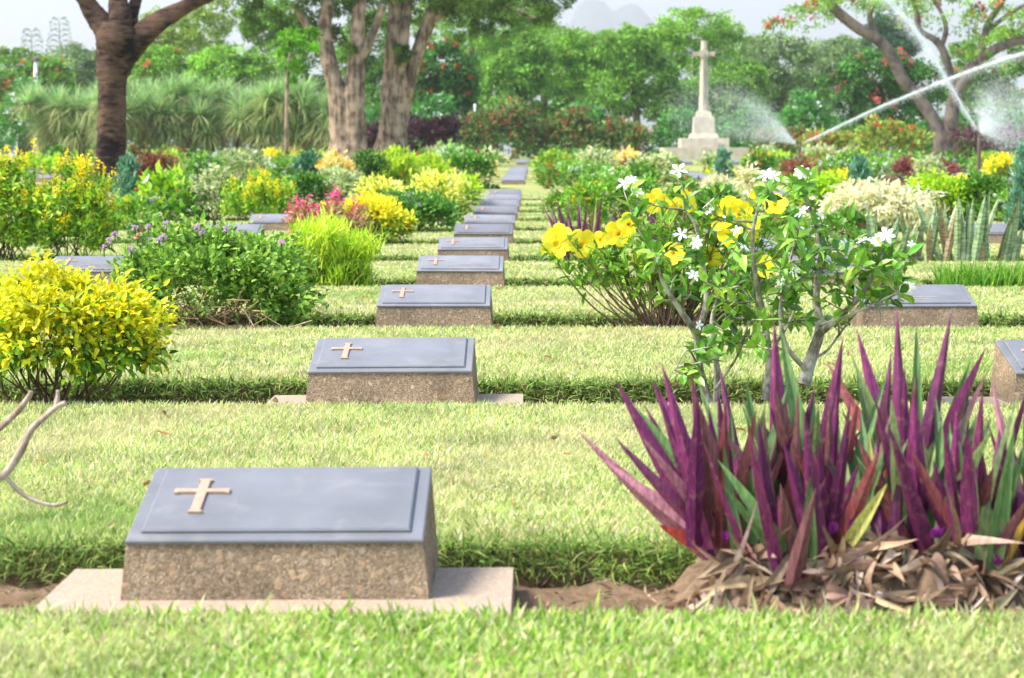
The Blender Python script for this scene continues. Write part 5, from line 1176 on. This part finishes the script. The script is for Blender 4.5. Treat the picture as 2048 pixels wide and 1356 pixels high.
# row of shaggy ponytail palms
for i, px in enumerate((110, 165, 222, 285, 330, 378, 428, 478, 525, 572, 615, 650)):
    rng = RNG(5300 + i); Y = 104 + rng.uniform(-2, 2); s = sc(Y); g = Tz(Y); o = (GX(px, Y), Y, g)
    where = ['first, at the white blossom end', 'second', 'third, behind the dark trunk', 'fourth, just past the dark trunk', 'fifth', 'sixth', 'seventh', 'eighth', 'ninth', 'tenth, behind the sapling stem', 'eleventh', 'last, beside the twin trunks'][i]
    r = tag(empty('ponytail_palm', o), 'shaggy drooping palm, ' + where + ' in its row', 'palm', 'row of shaggy palms')
    H = rng.uniform(2.6, 3.1)
    b = MB(); tube(b, [np.array(o) - [0, 0, .1], np.array(o) + [0, 0, .5], np.array(o) + [rng.normal(0, .1), 0, H]], [.28, .16, .10], (.3, .25, .2), 8, n=8); b.build('trunk', M_bark_grey, r, o)
    mb = MB(); heads = [np.array(o) + [rng.normal(0, .75), rng.normal(0, .5), H * rng.uniform(.38, 1.12)] for _ in range(11)]
    for hd in heads:
        n = 170; ph = rng.uniform(0, 6.28, n); el = rng.uniform(-.5, 1.45, n)
        d = np.stack([np.cos(ph) * np.cos(el), np.sin(ph) * np.cos(el), np.sin(el) + .1], -1)
        c = pick(rng, [(.34, .54, .20, 3), (.48, .64, .28, 2), (.24, .42, .14, 2), (.54, .58, .28, .7)], n, .12); old = el < .15; c[old] = pick(rng, [(.42, .46, .18, 2), (.32, .42, .14, 2), (.46, .38, .16, 1)], n, .12)[old]
        leaves(mb, np.repeat(hd[None], n, 0), d, rng.uniform(.9, 1.6, n), .05, c, STRAP, bend=np.where(old, rng.uniform(.3, .7, n), rng.uniform(.05, .6, n)), up=np.array([0, 0, 1.]) + rng.normal(0, .1, (n, 3)), rng=rng)
    mb.build('crown', M_far, r, o)
# bamboo plumes against the sky
for i, (px, y0, y1) in enumerate(((62, 170, 62), (118, 150, 40))):
    Y = 190; rng = RNG(5400 + i); g = Tz(Y); o = (GX(px, Y), Y, g); r = tag(empty('bamboo', o), ['shorter', 'taller'][i] + ' hazy plume against the pale sky', 'bamboo', 'hazy plumes against the sky')
    b = MB(); q = PL([(px + 8, 330), (px + 4, y0), (px, y1)], Y); q[0, 2] = g; tube(b, q, [.1, .07, .03], (.2, .24, .1), 5, n=14); b.build('culm', M_far, r, o)
    mb = MB(); n = 900; k = rng.integers(0, 11, n); hh = k / 10; sgn = rng.choice([-1, 1], n); L_ = rng.uniform(0, 1, n)
    cx = P(px, 0, Y)[0]; zt, zb = P(px, y1, Y)[2], P(px, y0, Y)[2]
    p = np.stack([cx + sgn * L_ * (1.6 - .9 * hh), Y + rng.normal(0, .25, n), zb + (zt - zb) * hh + .35 * np.sin(L_ * 2.6) - .5 * L_ * L_ + rng.normal(0, .05, n)], -1)
    leaves(mb, p, np.stack([sgn * 1., rng.normal(0, .3, n), rng.normal(-.3, .3, n)], -1), .3, .06, pick(rng, [(.14, .22, .12), (.18, .26, .15)], n), DIAM, rng=rng); mb.build('foliage', M_far, r, o)
# distant hill
xs = np.linspace(-600, 2800, 120); ysh = np.linspace(5900, 8100, 40)
def zh(X, Y):
    u = 1024 + F_PX * X / 7000 + 43
    prof = np.interp(u, [900, 1060, 1120, 1140, 1152, 1175, 1195, 1210, 1222, 1240, 1262, 1278, 1292, 1310, 1420, 1480, 1560, 1700, 2000], [0, 30, 52, 60, 66, 69, 68, 67, 64, 66, 68, 66, 61, 58, 54, 50, 36, 30, 0])
    return 1.5 + 7.7 * prof * np.exp(-((Y - 7000) / 560) ** 2) + 5 * np.sin(X * .08 + Y * .05) + 4 * np.sin(X * .19 + 1) * (prof > 5)
sheet('hill', xs, ysh, zh, M_hill, 'wooded hill far behind the trees', 'hill')

# ------------------------------------------------------------------ stone cross
Yc = 128.0; g = Tz(Yc); s = sc(Yc); xc = GX(1406, Yc)
r = tag(empty('stone_cross', (xc, Yc, g)), 'tall pale stone cross on stepped base in front of the trees', 'memorial cross'); o = (0, 0, 0)
def zc(py): return P(1406, py, Yc)[2] - g
for nm, hw, y0, y1, tp in (('base_step', 84, 325, 295.5, .02), ('base_step', 47.5, 295.5, 277, .02), ('base_step', 29.5, 277, 267, .14), ('pedestal', 21.5, 267, 234, .05), ('pedestal_cap', 16, 234, 222, .10)):
    b = MB(); z0, z1 = zc(y0), zc(y1)
    if y0 == 325: z0 = -.1
    box(b, (-hw / s, -hw / s * .95, z0), (hw / s, hw / s * .95, z1 + .002), (.5, .46, .4), (tp, tp)); b.build(nm, M_stone, r, o)
def octo(z0, z1, r0, r1):
    b = MB(); tube(b, [(0, 0, z0), (0, 0, z1)], [r0, r1], (.5, .46, .4), 8); 
    me = b.build('shaft', M_stone, r, o); me.data.polygons.foreach_set('use_smooth', [False] * len(me.data.polygons)); me.rotation_euler = (0, 0, math.radians(22.5)); return me
octo(zc(223), zc(115), 10.2 / s, 6.9 / s); octo(zc(101), zc(82), 6.9 / s, 6.3 / s)
b = MB(); box(b, (-7.8 / s, -6.8 / s, zc(116)), (7.8 / s, 6.8 / s, zc(100.5))); b.build('crossing', M_stone, r, o)
for sg in (-1, 1):
    b = MB(); x0, x1 = sorted((sg * 7.8 / s, sg * 20.5 / s)); box(b, (x0, -5.5 / s, zc(112)), (x1, 5.5 / s, zc(103.5))); b.build('arm', M_stone, r, o)
    b = MB(); x0, x1 = sorted((sg * 18.5 / s, sg * 20.8 / s)); box(b, (x0, -6.3 / s, zc(113.5)), (x1, 6.3 / s, zc(102))); b.build('arm_end', M_stone, r, o)
b = MB(); box(b, (-1.3 / s, -12.2 / s, zc(200)), (1.3 / s, -7.9 / s, zc(108))); b.build('sword', M_sword, r, o)

# ------------------------------------------------------------------ posts
def post(name, label, px, y0, y1, Y, hw, m, cap=None, cat='post', group=None):
    s = sc(Y); g = Tz(Y); q0 = P(px, y0, Y); q1 = P(px, y1, Y); o = (q0[0], Y, g)
    r = tag(empty(name, o), label, cat, group)
    b = MB(); tube(b, [(q0[0], Y, g - .1), (q0[0], Y, (g + q1[2]) / 2), (q1[0], Y, q1[2])], [hw / s * 1.15, hw / s, hw / s * .9], (.5, .5, .5), 10); b.build('shaft', m, r, o)
    if cap: b = MB(); tube(b, [(q1[0], Y, q1[2]), (q1[0], Y, q1[2] + .12), (q1[0], Y, q1[2] + .2)], [hw / s * 1.5, hw / s * 1.7, hw / s * .5], (.1, .1, .12), 10); b.build('cap', M_metalpole, r, o)
    return r
post('lamp_post', 'grey post with dark cap among the trees by the tall yellow shrub', 72, 300, 122, 126, 4.5, M_whitepole, True)
post('white_post', 'taller white post standing in the trees past the forked trunk', 991, 300, 130, 146, 4, M_whitepole, None, group='white posts')
post('white_post', 'shorter white post beside the white blossom bush', 950, 300, 208, 119, 3, M_whitepole, None, group='white posts')

# ------------------------------------------------------------------ sprinklers and their water
def water_mat(name, alpha):
    m, nt, out = mat(name); L = nt.links.new
    df = node(nt, 'ShaderNodeBsdfDiffuse'); df.inputs['Color'].default_value = (.9, .93, .95, 1)
    tl = node(nt, 'ShaderNodeBsdfTranslucent'); tl.inputs['Color'].default_value = (.9, .93, .95, 1)
    m1 = node(nt, 'ShaderNodeMixShader'); m1.inputs['Fac'].default_value = .5; L(df.outputs[0], m1.inputs[1]); L(tl.outputs[0], m1.inputs[2])
    tp = node(nt, 'ShaderNodeBsdfTransparent'); mx = node(nt, 'ShaderNodeMixShader')
    tc = node(nt, 'ShaderNodeTexCoord'); nz = node(nt, 'ShaderNodeTexNoise'); nz.inputs['Scale'].default_value = 3.5; nz.inputs['Detail'].default_value = 4; L(tc.outputs['Object'], nz.inputs['Vector'])
    mr = node(nt, 'ShaderNodeMapRange'); mr.inputs['From Min'].default_value = .3; mr.inputs['From Max'].default_value = .7; mr.inputs['To Min'].default_value = alpha * .6; mr.inputs['To Max'].default_value = min(1, alpha * 1.3); L(nz.outputs['Fac'], mr.inputs['Value'])
    L(mr.outputs[0], mx.inputs['Fac']); L(tp.outputs[0], mx.inputs[1]); L(m1.outputs[0], mx.inputs[2]); L(mx.outputs[0], out.inputs['Surface']); return m
M_jet = water_mat('water jet', .42); M_drop = water_mat('spray drops', .4)
TET = np.array([(1, 1, 1), (1, -1, -1), (-1, 1, -1), (-1, -1, 1)], float) / 1.7
def drops(mb, p, r):
    n = len(p); r = np.broadcast_to(r, (n,))
    v = (p[:, None] + TET[None] * r[:, None, None]).reshape(-1, 3)
    f = (np.arange(n)[:, None, None] * 4 + np.array([(0, 1, 2), (0, 3, 1), (0, 2, 3), (1, 3, 2)])[None]).reshape(-1, 3)
    mb.add(v, f, (.9, .9, .9))
def jet(label, pts, Y, r0, r1, nd, dr, seed, group='sprinkler water'):
    rng = RNG(seed); q = smooth(PL(pts, Y), 60); s = sc(Y); o = tuple(q[0])
    r = tag(empty('water_jet', o), label, 'water jet', group)
    b = MB(); rad = np.linspace(r0, r1, 60) / s; tube(b, q, rad, (.9, .9, .9), 8, rng=rng, rough=.16); b.build('stream', M_jet, r, o)
    mb = MB(); t = rng.uniform(0, 1, nd) ** .8; i = np.clip((t * 59).astype(int), 0, 58)
    w_ = (r0 + (r1 - r0) * t) / s * 1.5
    p = q[i] + (q[i + 1] - q[i]) * rng.uniform(0, 1, (nd, 1)) + rng.normal(0, 1, (nd, 3)) * w_[:, None] + np.stack([0 * t, 0 * t, -np.abs(rng.normal(0, 1, nd)) * w_ * 1.2], -1)
    drops(mb, p, dr * rng.uniform(.6, 1.3, nd)); tag(mb.build('droplets', M_drop, r, o), kind='stuff'); return r
def mist(label, px, py, Y, ends, n, dr, seed):
    """fan of fine drops from a nozzle; ends: outline the fan sweeps between, falling with distance"""
    rng = RNG(seed); o = tuple(P(px, py, Y)); mb = MB()
    e = np.array([P(a, b, Y) for a, b in ends]); u = rng.uniform(0, len(ends) - 1.001, n); i = u.astype(int); f = (u - i)[:, None]
    tgt = e[i] * (1 - f) + e[i + 1] * f
    t = rng.uniform(0, 1, n)[:, None] ** .85
    p = np.array(o) + (tgt - np.array(o)) * t + rng.normal(0, 1, (n, 3)) * (.03 + .22 * t) * [1, 1.5, 1]
    p[:, 2] -= .25 * t[:, 0] ** 2 * np.abs(rng.normal(0, 1, n))
    p[:, 1] += rng.normal(0, 1, n) * t[:, 0] * .8
    drops(mb, p, dr * rng.uniform(.5, 1.3, n)); ob = mb.build('water_spray', M_drop, None, o)
    return tag(ob, label, 'spray', kind='stuff')
def sprinkler(label, px, y0, y1, Y, hw):
    s = sc(Y); g = Tz(Y); q = P(px, y1, Y); o = (q[0], Y, g); r = tag(empty('sprinkler', o), label, 'sprinkler', 'lawn sprinklers')
    b = MB(); tube(b, [(q[0], Y, g - .1), (q[0], Y, g + (q[2] - g) * .8), (q[0], Y, q[2] - .03)], [hw / s, hw / s, hw / s * .9], (.1, .08, .06), 8); b.build('riser', M_metalpole, r, o)
    b = MB(); box(b, (q[0] - .05, Y - .05, q[2] - .10), (q[0] + .05, Y + .05, q[2] - .03), taper=(.012, .012)); b.build('valve', M_metalpole, r, o)
    b = MB(); tube(b, [(q[0] + .05, Y, q[2] - .04), (q[0], Y, q[2]), (q[0] - .09, Y, q[2] + .09)], [.03, .035, .018], (.1, .08, .06), 8); b.build('nozzle', M_metalpole, r, o)
Ys = 60.0; Yt = 92.0
sprinkler('dark sprinkler riser throwing a steep jet, beside the hazy maroon hedge', 1959, 345, 266, Ys, 4)
sprinkler('distant sprinkler behind the flower beds throwing the long low jet', 1600, 320, 286, Yt, 3)
jet('steep white water jet rising from the dark riser', [(1953, 258), (1920, 203), (1890, 152), (1862, 106), (1832, 62), (1800, 25), (1768, -10), (1730, -40)], Ys, 1.6, 7, 7000, .011, 6001)
jet('long low white water jet from the distant sprinkler', [(1610, 284), (1680, 251), (1760, 214), (1840, 181), (1920, 149), (1990, 124), (2060, 103), (2140, 84)], Yt, 1.2, 4.0, 6000, .014, 6002)
mist('fan of fine spray drifting from the distant nozzle toward the cross', 1590, 287, Yt, [(1380, 262), (1330, 225), (1340, 180), (1400, 150), (1470, 165), (1530, 205)], 20000, .0115, 6003)
mist('bright inner spray at the distant nozzle', 1590, 287, Yt, [(1500, 250), (1490, 232), (1505, 218)], 2500, .011, 6004)
mist('cloud of spray behind the dark riser', 1962, 264, Ys, [(1958, 175), (1985, 150), (2030, 150), (2090, 170), (2110, 230), (2080, 285), (2020, 290)], 26000, .0085, 6005)
mist('short bright spray beside the dark riser', 1962, 262, Ys, [(2008, 212), (2000, 228), (1992, 236)], 4000, .008, 6006)
# ------------------------------------------------------------------ haze
b = MB(); box(b, (-3200, -30, -4), (3200, 8600, 700))
m, nt, out = mat('haze air'); pv = node(nt, 'ShaderNodeVolumePrincipled'); pv.inputs['Color'].default_value = (1.0, .985, .95, 1); pv.inputs['Density'].default_value = HAZE; pv.inputs['Anisotropy'].default_value = 0.3
nt.links.new(pv.outputs[0], out.inputs['Volume'])
tag(b.build('haze', m), 'pale morning haze over the grounds', 'haze', kind='stuff')
